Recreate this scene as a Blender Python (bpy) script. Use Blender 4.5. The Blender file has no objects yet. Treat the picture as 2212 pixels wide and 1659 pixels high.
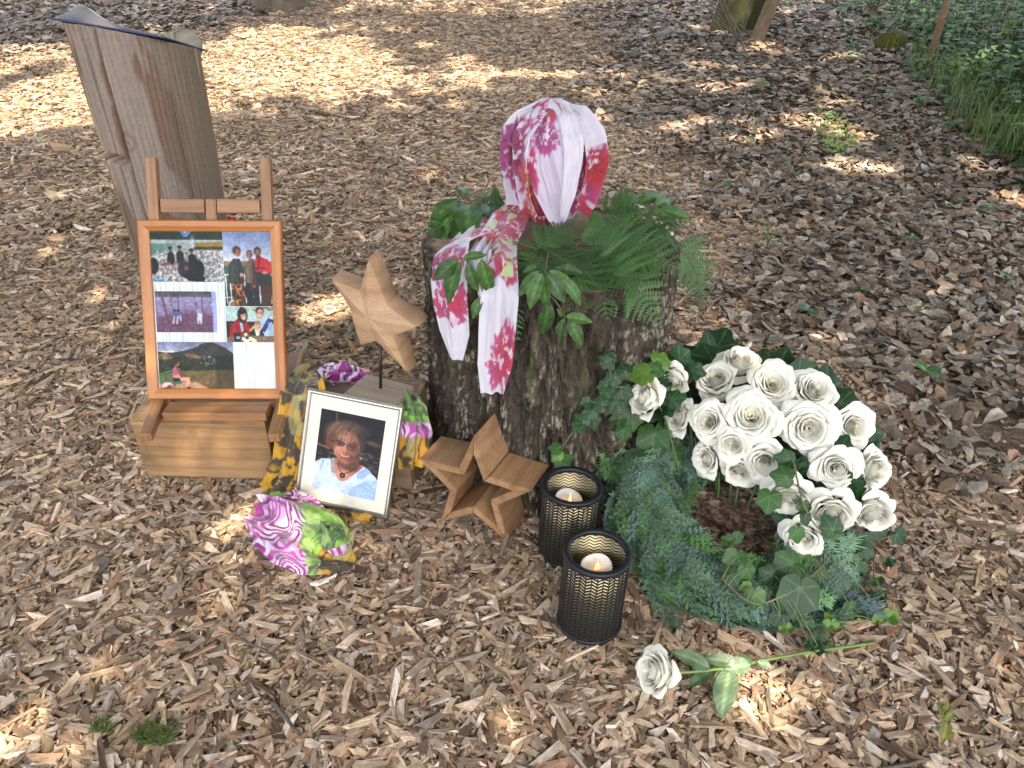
import bpy, bmesh, math, random
import numpy as np
from mathutils import Vector, Matrix
rng = np.random.default_rng(7); random.seed(7)
S = bpy.context.scene; C = S.collection
PI = math.pi; R_ = math.radians

# ------------------------------------------------------------------ camera, sky, sun, exposure
PITCH, CAMH, FPX = R_(32.0), 1.35, 1640.0
cam = bpy.data.cameras.new('camera'); co = bpy.data.objects.new('camera', cam); C.objects.link(co)
co.location = (0, 0, CAMH); co.rotation_euler = (R_(90) - PITCH, 0, 0)
cam.sensor_width = 36.0; cam.lens = 36.0 * FPX / 2212.0; cam.clip_start = 0.02; cam.clip_end = 800
S.camera = co
SUN_EL, SUN_AZ = R_(58.5), R_(161.5)      # from behind the camera, a little to its right
SUND = np.array([math.sin(SUN_AZ) * math.cos(SUN_EL), math.cos(SUN_AZ) * math.cos(SUN_EL), math.sin(SUN_EL)])
W = bpy.data.worlds.new("World"); S.world = W; W.use_nodes = True
nt = W.node_tree; nt.nodes.clear()
sky = nt.nodes.new('ShaderNodeTexSky'); sky.sky_type = 'NISHITA'; sky.sun_disc = False
sky.sun_elevation = SUN_EL; sky.sun_rotation = SUN_AZ
sky.air_density = 1.0; sky.dust_density = 4.0; sky.ozone_density = 1.0
bg = nt.nodes.new('ShaderNodeBackground'); bg.inputs['Strength'].default_value = 0.15
wo = nt.nodes.new('ShaderNodeOutputWorld')
hs = nt.nodes.new('ShaderNodeHueSaturation'); hs.inputs['Saturation'].default_value = 0.45
nt.links.new(sky.outputs[0], hs.inputs['Color']); nt.links.new(hs.outputs[0], bg.inputs['Color']); nt.links.new(bg.outputs[0], wo.inputs['Surface'])
sl = bpy.data.lights.new('sun', 'SUN'); sl.energy = 3.1; sl.angle = R_(0.55); sl.color = (1.0, 0.87, 0.68)
so = bpy.data.objects.new('sun', sl); C.objects.link(so)
so.rotation_euler = Vector(SUND).to_track_quat('Z', 'Y').to_euler()
vs = S.view_settings; S.display_settings.display_device = 'sRGB'
vs.view_transform = 'Standard'; vs.look = 'None'; vs.gamma = 1.0; vs.exposure = 2.3
S.cycles.max_bounces = 6; S.cycles.diffuse_bounces = 4; S.cycles.glossy_bounces = 2; S.cycles.transmission_bounces = 4; S.cycles.transparent_max_bounces = 8
S.cycles.use_denoising = True

# ------------------------------------------------------------------ helpers
def at(px, py, z=0.0):
    """world point at height z seen at pixel px,py of the 2212 px wide view of the photograph"""
    a, b = px - 1106.0, 829.5 - py
    d = (a, FPX * math.cos(PITCH) + b * math.sin(PITCH), -FPX * math.sin(PITCH) + b * math.cos(PITCH))
    t = (z - CAMH) / d[2]
    return np.array([d[0] * t, d[1] * t, z])

def stumpside(p, R):
    """if p lies inside the stump (radius R), slide it along the line of sight to the stump's face"""
    c = np.array([0, 0, CAMH]); d = p - c
    if np.hypot(p[0] - .10, p[1] - 1.865) < R:
        for t in np.linspace(1, .6, 400):
            q = c + d * t
            if np.hypot(q[0] - .10, q[1] - 1.865) >= R: return q
    return p

def _h(ix, iy, iz, seed):
    h = (ix.astype(np.int64) * 374761393 + iy.astype(np.int64) * 668265263 + iz.astype(np.int64) * 2147483647 + seed * 974711) & 0xffffffff
    h = ((h ^ (h >> 13)) * 1274126177) & 0xffffffff
    h = ((h ^ (h >> 16)) * 2246822519) & 0xffffffff
    return ((h ^ (h >> 15)) & 0xffffff) / float(0xffffff)

def vnoise(x, y, z=0.0, seed=0):
    x, y, z = np.broadcast_arrays(np.asarray(x, float), np.asarray(y, float), np.asarray(z, float))
    xi, yi, zi = np.floor(x), np.floor(y), np.floor(z)
    fx, fy, fz = x - xi, y - yi, z - zi
    fx, fy, fz = [f * f * (3 - 2 * f) for f in (fx, fy, fz)]
    r = 0
    for dx in (0, 1):
        for dy in (0, 1):
            for dz in (0, 1):
                w = (fx if dx else 1 - fx) * (fy if dy else 1 - fy) * (fz if dz else 1 - fz)
                r = r + w * _h(xi + dx, yi + dy, zi + dz, seed)
    return r

def fbm(x, y, z=0.0, o=4, seed=0):
    r, a, t = 0, 0.5, 0
    x, y, z = np.asarray(x, float), np.asarray(y, float), np.asarray(z, float)
    for i in range(o):
        r = r + a * vnoise(x * 2 ** i, y * 2 ** i, z * 2 ** i, seed + i * 11); t += a; a *= 0.5
    return r / t

def sstep(a, b, x):
    t = np.clip((np.asarray(x, float) - a) / (b - a), 0, 1); return t * t * (3 - 2 * t)

def lerp(a, b, t): return a + (b - a) * t

def mk(name, V, F, mat=None, parent=None, col=None, uv=None, smooth=True, org=None, link=True, sharp=None):
    """ONE mesh object. V (N,3); F (M,k) array or a list of such arrays; col/uv per vertex."""
    V = np.asarray(V, np.float32).reshape(-1, 3)
    if org is not None: V = V - np.asarray(org, np.float32)
    if not isinstance(F, list): F = [F]
    F = [np.asarray(f, np.int32) for f in F if len(f)]
    me = bpy.data.meshes.new(name)
    me.vertices.add(len(V)); me.vertices.foreach_set('co', V.ravel())
    li = np.concatenate([f.ravel() for f in F]); sz = np.concatenate([np.full(len(f), f.shape[1], np.int32) for f in F])
    st = np.concatenate([[0], np.cumsum(sz)[:-1]]).astype(np.int32)
    me.loops.add(len(li)); me.loops.foreach_set('vertex_index', li)
    me.polygons.add(len(sz)); me.polygons.foreach_set('loop_start', st)
    me.update(calc_edges=True)
    me.polygons.foreach_set('use_smooth', np.full(len(sz), bool(smooth)))
    if col is not None:
        col = np.asarray(col, np.float32)
        if col.ndim == 1: col = np.tile(col, (len(V), 1))
        if col.shape[1] == 3: col = np.concatenate([col, np.ones((len(col), 1), np.float32)], 1)
        a = me.attributes.new('Col', 'FLOAT_COLOR', 'POINT'); a.data.foreach_set('color', col.ravel())
    if uv is not None:
        uv = np.asarray(uv, np.float32)
        if uv.shape[1] == 2: uv = np.concatenate([uv, np.zeros((len(uv), 1), np.float32)], 1)
        a = me.attributes.new('uvp', 'FLOAT_VECTOR', 'POINT'); a.data.foreach_set('vector', uv.ravel())
    if mat: me.materials.append(mat)
    me.validate()
    if sharp: me.set_sharp_from_angle(angle=sharp)
    o = bpy.data.objects.new(name, me)
    if link: C.objects.link(o)
    if parent is not None: o.parent = parent
    return o

def tag(o, label=None, cat=None, group=None, kind=None):
    if label: o['label'] = label
    if cat: o['category'] = cat
    if group: o['group'] = group
    if kind: o['kind'] = kind
    return o

def thing(name, label, cat, loc=(0, 0, 0), group=None, rot=None):
    o = bpy.data.objects.new(name, None); C.objects.link(o); o.location = loc
    o.empty_display_size = 0.05
    if rot is not None: o.rotation_euler = rot
    return tag(o, label, cat, group)

class Soup:
    def __init__(s): s.V = []; s.F = {}; s.c = []; s.u = []; s.n = 0
    def add(s, V, F, col=None, uv=None):
        V = np.asarray(V, float).reshape(-1, 3)
        for f in (F if isinstance(F, list) else [F]):
            f = np.asarray(f, int); s.F.setdefault(f.shape[1], []).append(f + s.n)
        s.V.append(V); n = len(V)
        c = np.asarray(col if col is not None else (1, 1, 1), float)
        s.c.append(np.tile(c, (n, 1)) if c.ndim == 1 else c)
        s.u.append(np.zeros((n, 3)) if uv is None else np.asarray(uv, float))
        s.n += n
    def build(s, name, mat, parent=None, org=None, smooth=True):
        return mk(name, np.concatenate(s.V), [np.concatenate(f) for f in s.F.values()], mat, parent, np.concatenate(s.c), np.concatenate(s.u), smooth, org)

def gridF(nu, nv, wrapu=False):
    """quads of a (nv rows, nu columns) grid of vertices"""
    a = np.arange(nu * nv).reshape(nv, nu)
    if wrapu: a = np.concatenate([a, a[:, :1]], 1)
    return np.stack([a[:-1, :-1], a[:-1, 1:], a[1:, 1:], a[1:, :-1]], -1).reshape(-1, 4)

def tube(P, r, k=8, cap=True):
    """tapered tube along points P (n,3) with radii r"""
    P = np.asarray(P, float); n = len(P); r = np.broadcast_to(np.asarray(r, float), (n,))
    T = np.gradient(P, axis=0); T /= np.linalg.norm(T, axis=1)[:, None] + 1e-9
    up = np.array([0.0, 0, 1]) if abs(T[0][2]) < 0.9 else np.array([1.0, 0, 0])
    V = []; a = np.arange(k) / k * 2 * PI
    x = np.cross(T[0], up); x /= np.linalg.norm(x)
    for i in range(n):
        x = x - T[i] * x.dot(T[i]); x /= np.linalg.norm(x) + 1e-9; y = np.cross(T[i], x)
        V.append(P[i] + r[i] * (np.cos(a)[:, None] * x + np.sin(a)[:, None] * y))
    V = np.concatenate(V); F = [gridF(k, n, True)]
    if cap:
        F.append(np.arange(k)[None, ::-1]); F.append((np.arange(k) + (n - 1) * k)[None])
    return V, F

def lathe(prof, k=48, cap0=False, cap1=False):
    """revolve [(r,z)...]"""
    a = np.arange(k) / k * 2 * PI
    V = np.concatenate([np.stack([r * np.cos(a), r * np.sin(a), np.full(k, z)], 1) for r, z in prof])
    F = [gridF(k, len(prof), True)]
    if cap0: F.append(np.arange(k)[None, ::-1])
    if cap1: F.append((np.arange(k) + (len(prof) - 1) * k)[None])
    return V, F

def rotz(a): c, s = math.cos(a), math.sin(a); return np.array([[c, -s, 0], [s, c, 0], [0, 0, 1.0]])
def rotx(a): c, s = math.cos(a), math.sin(a); return np.array([[1.0, 0, 0], [0, c, -s], [0, s, c]])
def roty(a): c, s = math.cos(a), math.sin(a); return np.array([[c, 0, s], [0, 1.0, 0], [-s, 0, c]])
def frame(yd, nd):
    """matrix whose columns are x, y (along yd), z (near nd)"""
    y = np.asarray(yd, float); y = y / np.linalg.norm(y); z = np.asarray(nd, float); z = z - y * z.dot(y)
    if np.linalg.norm(z) < 1e-6: z = np.cross(y, [1.0, 0.1, 0])
    z /= np.linalg.norm(z); return np.stack([np.cross(y, z), y, z], 1)

def bev(size, b=0.003, seg=2):
    """chamfered box centred on the origin -> V, faces by size"""
    bm = bmesh.new(); bmesh.ops.create_cube(bm, size=1.0)
    for v in bm.verts: v.co = Vector((v.co.x * size[0], v.co.y * size[1], v.co.z * size[2]))
    if b > 0: bmesh.ops.bevel(bm, geom=list(bm.edges), offset=b, segments=seg, affect='EDGES', profile=0.6)
    bm.verts.index_update()
    V = np.array([v.co[:] for v in bm.verts]); D = {}
    for f in bm.faces: D.setdefault(len(f.verts), []).append([v.index for v in f.verts])
    bm.free(); return V, [np.array(x) for x in D.values()]

def board(name, ctr, size, mat, parent=None, M=None, b=0.003, org=(0, 0, 0), shape=None):
    """a wooden board: grain (uvp.x) runs along its longest side"""
    V, F = bev(size, b)
    order = np.argsort(-np.asarray(size)); uv = V[:, order] + rng.uniform(-5, 5, 3)
    if shape is not None: V = shape(V)
    if M is not None: V = V @ np.asarray(M).T
    return mk(name, V + np.asarray(ctr) - np.asarray(org), F, mat, parent, None, uv, False)

# ------------------------------------------------------------------ materials
def newmat(name):
    m = bpy.data.materials.new(name); m.use_nodes = True; t = m.node_tree
    b = t.nodes['Principled BSDF']; return m, t, b
def N(t, ty, **kw):
    n = t.nodes.new(ty)
    for k, v in kw.items():
        if hasattr(n, k): setattr(n, k, v)
        else: n.inputs[k.replace('_', ' ')].default_value = v
    return n
def attr(t, name): return N(t, 'ShaderNodeAttribute', attribute_name=name)
def vmul(t, src, sc):
    m = N(t, 'ShaderNodeMapping'); m.inputs['Scale'].default_value = sc; t.links.new(src, m.inputs['Vector']); return m.outputs[0]
def ramp(t, src, stops):
    r = N(t, 'ShaderNodeValToRGB'); e = r.color_ramp.elements
    while len(e) > 1: e.remove(e[-1])
    e[0].position = stops[0][0]; e[0].color = (*stops[0][1], 1)
    for p, c in stops[1:]: k = e.new(p); k.color = (*c, 1)
    t.links.new(src, r.inputs[0]); return r.outputs[0]
def mix(t, a, b, fac, mode='MIX'):
    m = N(t, 'ShaderNodeMix', data_type='RGBA', blend_type=mode)
    for s, v in ((0, fac), (6, a), (7, b)):
        if isinstance(v, (int, float)): m.inputs[s].default_value = v
        elif isinstance(v, tuple): m.inputs[s].default_value = (*v, 1)
        else: t.links.new(v, m.inputs[s])
    return m.outputs[2]
def noise(t, vec, scale, detail=4, rough=0.6, dist=0.0):
    n = N(t, 'ShaderNodeTexNoise'); n.inputs['Scale'].default_value = scale; n.inputs['Detail'].default_value = detail
    n.inputs['Roughness'].default_value = rough; n.inputs['Distortion'].default_value = dist
    if vec is not None: t.links.new(vec, n.inputs['Vector'])
    return n.outputs[0]
def bump(t, b, h, strength=0.3, dist=0.002):
    n = N(t, 'ShaderNodeBump'); n.inputs['Strength'].default_value = strength; n.inputs['Distance'].default_value = dist
    t.links.new(h, n.inputs['Height']); t.links.new(n.outputs[0], b.inputs['Normal'])
def geo(t): return N(t, 'ShaderNodeNewGeometry').outputs['Position']

def m_wood(name, dark, light, sc=1.0, rough=0.55, coat=0.0, contrast=1.0, stain=None):
    m, t, b = newmat(name); u = attr(t, 'uvp').outputs['Vector']
    big = noise(t, vmul(t, u, (1.6 * sc, 9 * sc, 9 * sc)), 1.0, 3, 0.5, 0.8)
    wv = N(t, 'ShaderNodeTexWave', wave_type='BANDS', bands_direction='Y'); wv.inputs['Scale'].default_value = 9 * sc
    wv.inputs['Distortion'].default_value = 5.0; wv.inputs['Detail'].default_value = 2; wv.inputs['Detail Scale'].default_value = 0.6
    t.links.new(vmul(t, u, (0.13, 1.0, 0.4)), wv.inputs['Vector'])
    fine = noise(t, vmul(t, u, (14 * sc, 420 * sc, 420 * sc)), 1.0, 3, 0.6)
    c = ramp(t, big, [(0.25, dark), (0.75, light)])
    c = mix(t, c, ramp(t, wv.outputs[0], [(0.0, (0.72, 0.66, 0.6)), (0.5, (1.04, 1.04, 1.04))]), 0.38 * contrast, 'MULTIPLY')
    c = mix(t, c, ramp(t, fine, [(0.3, (0.66, 0.62, 0.6)), (0.65, (1.1, 1.1, 1.1))]), 0.6 * contrast, 'MULTIPLY')
    if stain:
        s = noise(t, u, stain[0], 4, 0.6, 0.6); c = mix(t, c, stain[1], ramp(t, s, [(0.52, (0, 0, 0)), (0.68, (0.7, 0.7, 0.7))]))
    t.links.new(c, b.inputs['Base Color']); b.inputs['Roughness'].default_value = rough
    b.inputs['Coat Weight'].default_value = coat; b.inputs['Coat Roughness'].default_value = 0.25
    bump(t, b, fine, 0.25, 0.001); return m

def m_col(name, rough=0.6, trans=0.0, grain=0.0, spec=0.5, gscale=60.0, bumps=0.0, sheen=0.0):
    """base colour straight from the vertex colour, optional fine noise and thin-leaf translucency"""
    m, t, b = newmat(name); c = attr(t, 'Col').outputs['Color']
    if grain > 0 or bumps > 0:
        n = noise(t, attr(t, 'uvp').outputs['Vector'] if gscale < 0 else geo(t), abs(gscale), 3, 0.6)
        if grain > 0: c = mix(t, c, ramp(t, n, [(0.3, (1 - grain,) * 3), (0.7, (1 + grain * 0.6,) * 3)]), 1.0, 'MULTIPLY')
        if bumps > 0: bump(t, b, n, bumps, 0.002)
    t.links.new(c, b.inputs['Base Color']); b.inputs['Roughness'].default_value = rough
    b.inputs['Specular IOR Level'].default_value = spec; b.inputs['Sheen Weight'].default_value = sheen
    if trans > 0:
        tr = N(t, 'ShaderNodeBsdfTranslucent'); ms = N(t, 'ShaderNodeMixShader'); ms.inputs[0].default_value = trans
        t.links.new(c, tr.inputs['Color']); t.links.new(b.outputs[0], ms.inputs[1]); t.links.new(tr.outputs[0], ms.inputs[2])
        t.links.new(ms.outputs[0], t.nodes['Material Output'].inputs['Surface'])
    return m

def m_plain(name, c, rough=0.5, metal=0.0, spec=0.5):
    m, t, b = newmat(name); b.inputs['Base Color'].default_value = (*c, 1); b.inputs['Roughness'].default_value = rough
    b.inputs['Metallic'].default_value = metal; b.inputs['Specular IOR Level'].default_value = spec
    n = noise(t, geo(t), 45.0, 3); 
    t.links.new(mix(t, tuple(x * 0.8 for x in c), tuple(min(1, x * 1.15) for x in c), n), b.inputs['Base Color']); return m

def m_glass(name):
    m, t, b = newmat(name); t.nodes.remove(b)
    f = N(t, 'ShaderNodeFresnel'); f.inputs[0].default_value = 1.2
    tr = N(t, 'ShaderNodeBsdfTransparent'); gl = N(t, 'ShaderNodeBsdfGlossy'); gl.inputs['Roughness'].default_value = 0.02
    ms = N(t, 'ShaderNodeMixShader'); t.links.new(f.outputs[0], ms.inputs[0]); t.links.new(tr.outputs[0], ms.inputs[1]); t.links.new(gl.outputs[0], ms.inputs[2])
    t.links.new(ms.outputs[0], t.nodes['Material Output'].inputs['Surface']); return m

# leaf shapes, petiole at the origin, blade along +y, facing +z -> V, F, centre-ness u (|x|), v
def leaf_grid(L, Wd, nu=5, nv=9, prof=None, curl=0.1, fold=0.25, wave=0.0, ribs=0.0, tipdrop=0.2, seed=0):
    v = np.linspace(0, 1, nv); u = np.linspace(-1, 1, nu); U, Vv = np.meshgrid(u, v)
    w = (np.sin(PI * np.clip(Vv, 0, 1) ** 0.85) ** 0.8) if prof is None else prof(Vv)
    w = np.maximum(w, 0.015)
    x = U * w * Wd / 2; y = Vv * L
    z = fold * np.abs(x) - tipdrop * L * Vv ** 2 + curl * L * np.sin(Vv * PI)
    if ribs: z = z + ribs * L * np.sin((Vv * 9 - np.abs(U) * 1.5) * 2 * PI) * np.abs(U)
    if wave: z = z + wave * L * np.sin(Vv * 14 + seed) * np.abs(U) * np.sign(U)
    return np.stack([x, y, z], -1).reshape(-1, 3), gridF(nu, nv), U.ravel(), Vv.ravel()

def ivy_leaf(L, rings=4, k=72, fold=0.2, droop=0.25):
    a = np.linspace(-PI, PI, k, endpoint=False) + 1e-3; d = np.abs(np.degrees(a))
    r = np.interp(d, [0, 10, 22, 34, 44, 51, 60, 76, 92, 104, 120, 140, 158, 171, 180], [1, .92, .78, .735, .79, .83, .75, .63, .62, .63, .56, .48, .42, .30, .17])
    V = [np.zeros(3)]; U = [0.0]; A = [0.0]
    for i in range(1, rings + 1):
        f = i / rings
        for q in range(k):
            x, y = math.sin(a[q]) * r[q] * f, math.cos(a[q]) * r[q] * f
            V.append((x * L * .92, y * L * .92, L * (fold * abs(x) ** 1.2 - droop * f * f * r[q] ** 2 + 0.035 * f * math.sin(2 * a[q] + 1.3 + droop * 20)))); U.append(f); A.append(d[q])
    V = np.array(V); F3 = np.array([[0, 1 + (q + 1) % k, 1 + q] for q in range(k)])
    F4 = np.array([[1 + i * k + q, 1 + i * k + (q + 1) % k, 1 + (i + 1) * k + (q + 1) % k, 1 + (i + 1) * k + q] for i in range(rings - 1) for q in range(k)])
    A = np.array(A); U = np.array(U)
    vein = (np.min(np.abs(A[:, None] - np.array([0, 50, 108])[None]), 1) < 2.6) & (U < .9)
    return V, [F3, F4], U, vein
# ------------------------------------------------------------------ ground: where leaf litter takes over from wood chips
_bx = np.array([at(*q)[:2] for q in [(1300, 0), (1330, 60), (1350, 160), (1400, 300), (1480, 440), (1600, 600), (1790, 760), (2010, 880), (2250, 1040), (2600, 1180)]])
_o = np.argsort(_bx[:, 1]); _bx = _bx[_o]
_lx = np.array([at(*q)[:2] for q in [(700, 0), (560, 40), (300, 75), (60, 120), (-300, 170)]]); _lx = _lx[np.argsort(_lx[:, 0])]
def leafness(x, y):
    """0 on the chip path, 1 in the leaf litter"""
    n = (fbm(x * 2.2, y * 2.2, 0, 4, 5) - 0.5) * (1.2 + 0.12 * y)
    d = x - np.interp(y, _bx[:, 1], _bx[:, 0]); a = sstep(-0.28, 0.42, (d + n) / (0.6 + 0.12 * y))
    dl = y - np.interp(x, _lx[:, 0], _lx[:, 1], left=_lx[0, 1], right=99); b = sstep(-0.3, 1.2, dl + n * 2)
    return np.maximum(a, b)
def gh(x, y):
    f = sstep(2.2, 4.0, y)
    bank = sstep(0.5, 3.2, x - np.interp(y, _bx[:, 1], _bx[:, 0])) * 0.10 * sstep(3, 6, y)
    return (fbm(x * 1.1, y * 1.1, 0, 3, 21) - 0.5) * (0.03 + 0.09 * f) - 0.012 * (1 - f) * 0 + bank - 0.012

def ground_sheet():
    ys = np.concatenate([np.linspace(-40, 0, 20), np.linspace(0.4, 6, 70), np.linspace(6.3, 18, 50), np.geomspace(19, 260, 24)])
    xs = np.concatenate([-np.geomspace(9.5, 220, 18)[::-1], np.linspace(-9, 9, 120), np.geomspace(9.5, 220, 18)])
    X, Y = np.meshgrid(xs, ys); near = sstep(24, 14, np.abs(Y)) * sstep(14, 9, np.abs(X))
    Z = gh(X, Y) * near - 0.02
    m, t, b = newmat('soil'); g = geo(t)
    n1 = noise(t, g, 38, 5, 0.7); n2 = noise(t, g, 2.2, 3)
    c = ramp(t, n1, [(0.3, (0.06, 0.042, 0.027)), (0.5, (0.19, 0.135, 0.085)), (0.72, (0.36, 0.265, 0.175))])
    t.links.new(mix(t, c, (0.75, 0.72, 0.7), n2, 'MULTIPLY'), b.inputs['Base Color']); b.inputs['Roughness'].default_value = 0.95
    bump(t, b, n1, 0.8, 0.01)
    tag(mk('ground', np.stack([X, Y, Z], -1), gridF(len(xs), len(ys)), m), kind='structure')
ground_sheet()

BANDS = [(0.45, 2.0, 1.55), (2.0, 3.5, 2.5), (3.5, 6.0, 3.8), (6.0, 10.0, 6.0), (10.0, 16.5, 9.6)]
def band_pts(i, n):
    y0, y1, xm = BANDS[i]; y = rng.uniform(y0, y1, n); k = 0.572 * y + 0.483 + 0.45
    return rng.uniform(-1, 1, n) * np.minimum(k, xm + 1), y

CHIP_PAL = np.array([(.54, .41, .265), (.62, .50, .35), (.72, .62, .49), (.44, .37, .285), (.27, .20, .14), (.43, .28, .175), (.56, .45, .32), (.15, .10, .07), (.80, .74, .64), (.38, .335, .29)])
CHIP_P = np.array([.20, .16, .10, .12, .13, .08, .12, .045, .03, .015]); CHIP_P = CHIP_P / CHIP_P.sum()
def chips():
    P = []
    for i, (n, sc) in enumerate([(125000, 1.0), (135000, 1.05), (118000, 1.30), (90000, 1.75), (84000, 2.2)]):
        x, y = band_pts(i, n); L = leafness(x, y)
        keep = rng.random(n) > L * 0.93 + 0.02
        inst = ((x - .1) ** 2 + (y - 1.865) ** 2 > .30 ** 2) & ~((np.abs(x + .83) < .16) & (np.abs(y - 1.83) < .13))
        keep &= inst; x, y = x[keep], y[keep]
        ln = np.clip(np.exp(rng.normal(math.log(.0172), .62, len(x))), .006, .080 - .03 * (sc > 1.5)) * sc
        wd = np.clip(ln * rng.uniform(.18, .70, len(x)), .0032, .017 * sc)
        P.append(np.stack([x, y, ln, wd, np.clip(wd * rng.uniform(.18, .6, len(x)), .0015, .007 * sc), np.full(len(x), sc)], 1))
    P = np.concatenate(P); n = len(P); x, y, ln, wd, th, sc = P.T
    base = np.array([(-.5, -.5, -.5), (.5, -.5, -.5), (.5, .5, -.5), (-.5, .5, -.5), (-.5, -.5, .5), (.5, -.5, .5), (.5, .5, .5), (-.5, .5, .5)])
    V = np.tile(base[None], (n, 1, 1)) + rng.normal(0, .07, (n, 8, 3))
    sk = rng.normal(0, .35, (n, 2)) * (wd / ln)[:, None]                       # slanted ends
    V[:, :, 0] += np.where(base[None, :, 0] < 0, sk[:, :1], sk[:, 1:]) * np.sign(base[None, :, 1])
    tp = rng.uniform(.45, 1.1, (n, 2)); V[:, :, 1] *= np.where(base[None, :, 0] < 0, tp[:, :1], tp[:, 1:])
    V *= np.stack([ln, wd, th], 1)[:, None, :]
    V[:, :, 2] += (rng.normal(0, .9, n)[:, None]) * (V[:, :, 0] ** 2) * 5.0     # slight bow
    uv = V.copy(); uv[:, :, 0] += rng.uniform(-40, 40, n)[:, None]; uv[:, :, 1] += rng.uniform(-40, 40, n)[:, None]
    yaw = rng.uniform(0, 2 * PI, n); pt = np.clip(rng.normal(0, .155, n), -.6, .6) / np.sqrt(sc); rl = np.clip(rng.normal(0, .23, n), -.9, .9)
    c, s = np.cos(rl)[:, None], np.sin(rl)[:, None]; vy, vz = V[:, :, 1] * c - V[:, :, 2] * s, V[:, :, 1] * s + V[:, :, 2] * c
    c, s = np.cos(pt)[:, None], np.sin(pt)[:, None]; vx, vz = V[:, :, 0] * c + vz * s, -V[:, :, 0] * s + vz * c
    c, s = np.cos(yaw)[:, None], np.sin(yaw)[:, None]; X, Y = vx * c - vy * s, vx * s + vy * c
    z0 = gh(x, y) + rng.uniform(-.017, .012, n) * np.minimum(sc, 1.6)
    A = np.stack([X + x[:, None], Y + y[:, None], vz + z0[:, None]], -1).reshape(-1, 3)
    ci = rng.choice(len(CHIP_PAL), n, p=CHIP_P); col = CHIP_PAL[ci] * rng.uniform(.45, 1.0, n)[:, None] * np.array([1.05, 1.0, 1.0]); col = np.where((sc > 1.5)[:, None], np.minimum(col, np.array([.5, .41, .31])), col)
    bigv = fbm(x * 1.3, y * 1.3, 0, 3, 77)[:, None]; col = col * (0.78 + 0.44 * bigv)
    col = np.repeat(col, 8, 0)
    q = np.array([(4, 5, 6, 7), (0, 1, 5, 4), (1, 2, 6, 5), (2, 3, 7, 6), (3, 0, 4, 7)])
    F = (np.arange(n)[:, None, None] * 8 + q[None]).reshape(-1, 4)
    m, t, b = newmat('wood_chip'); u = attr(t, 'uvp').outputs['Vector']
    g1 = noise(t, vmul(t, u, (45, 650, 300)), 1.0, 3, 0.65); g2 = noise(t, u, 55, 2)
    cc = mix(t, attr(t, 'Col').outputs['Color'], ramp(t, g1, [(.28, (.48, .42, .37)), (.5, (.95, .93, .91)), (.72, (1.22, 1.2, 1.18))]), 1.0, 'MULTIPLY')
    cc = mix(t, cc, ramp(t, g2, [(.3, (.68, .64, .6)), (.6, (1.06, 1.06, 1.06))]), 0.8, 'MULTIPLY')
    t.links.new(cc, b.inputs['Base Color']); b.inputs['Roughness'].default_value = .8; b.inputs['Specular IOR Level'].default_value = .25
    bump(t, b, g1, .5, .0012)
    o = mk('wood_chips', A, F, m, None, col, uv.reshape(-1, 3), False)
    tag(o, 'beige and brown wood chips covering the clearing and the path', 'wood chips', kind='stuff')
chips()

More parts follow.
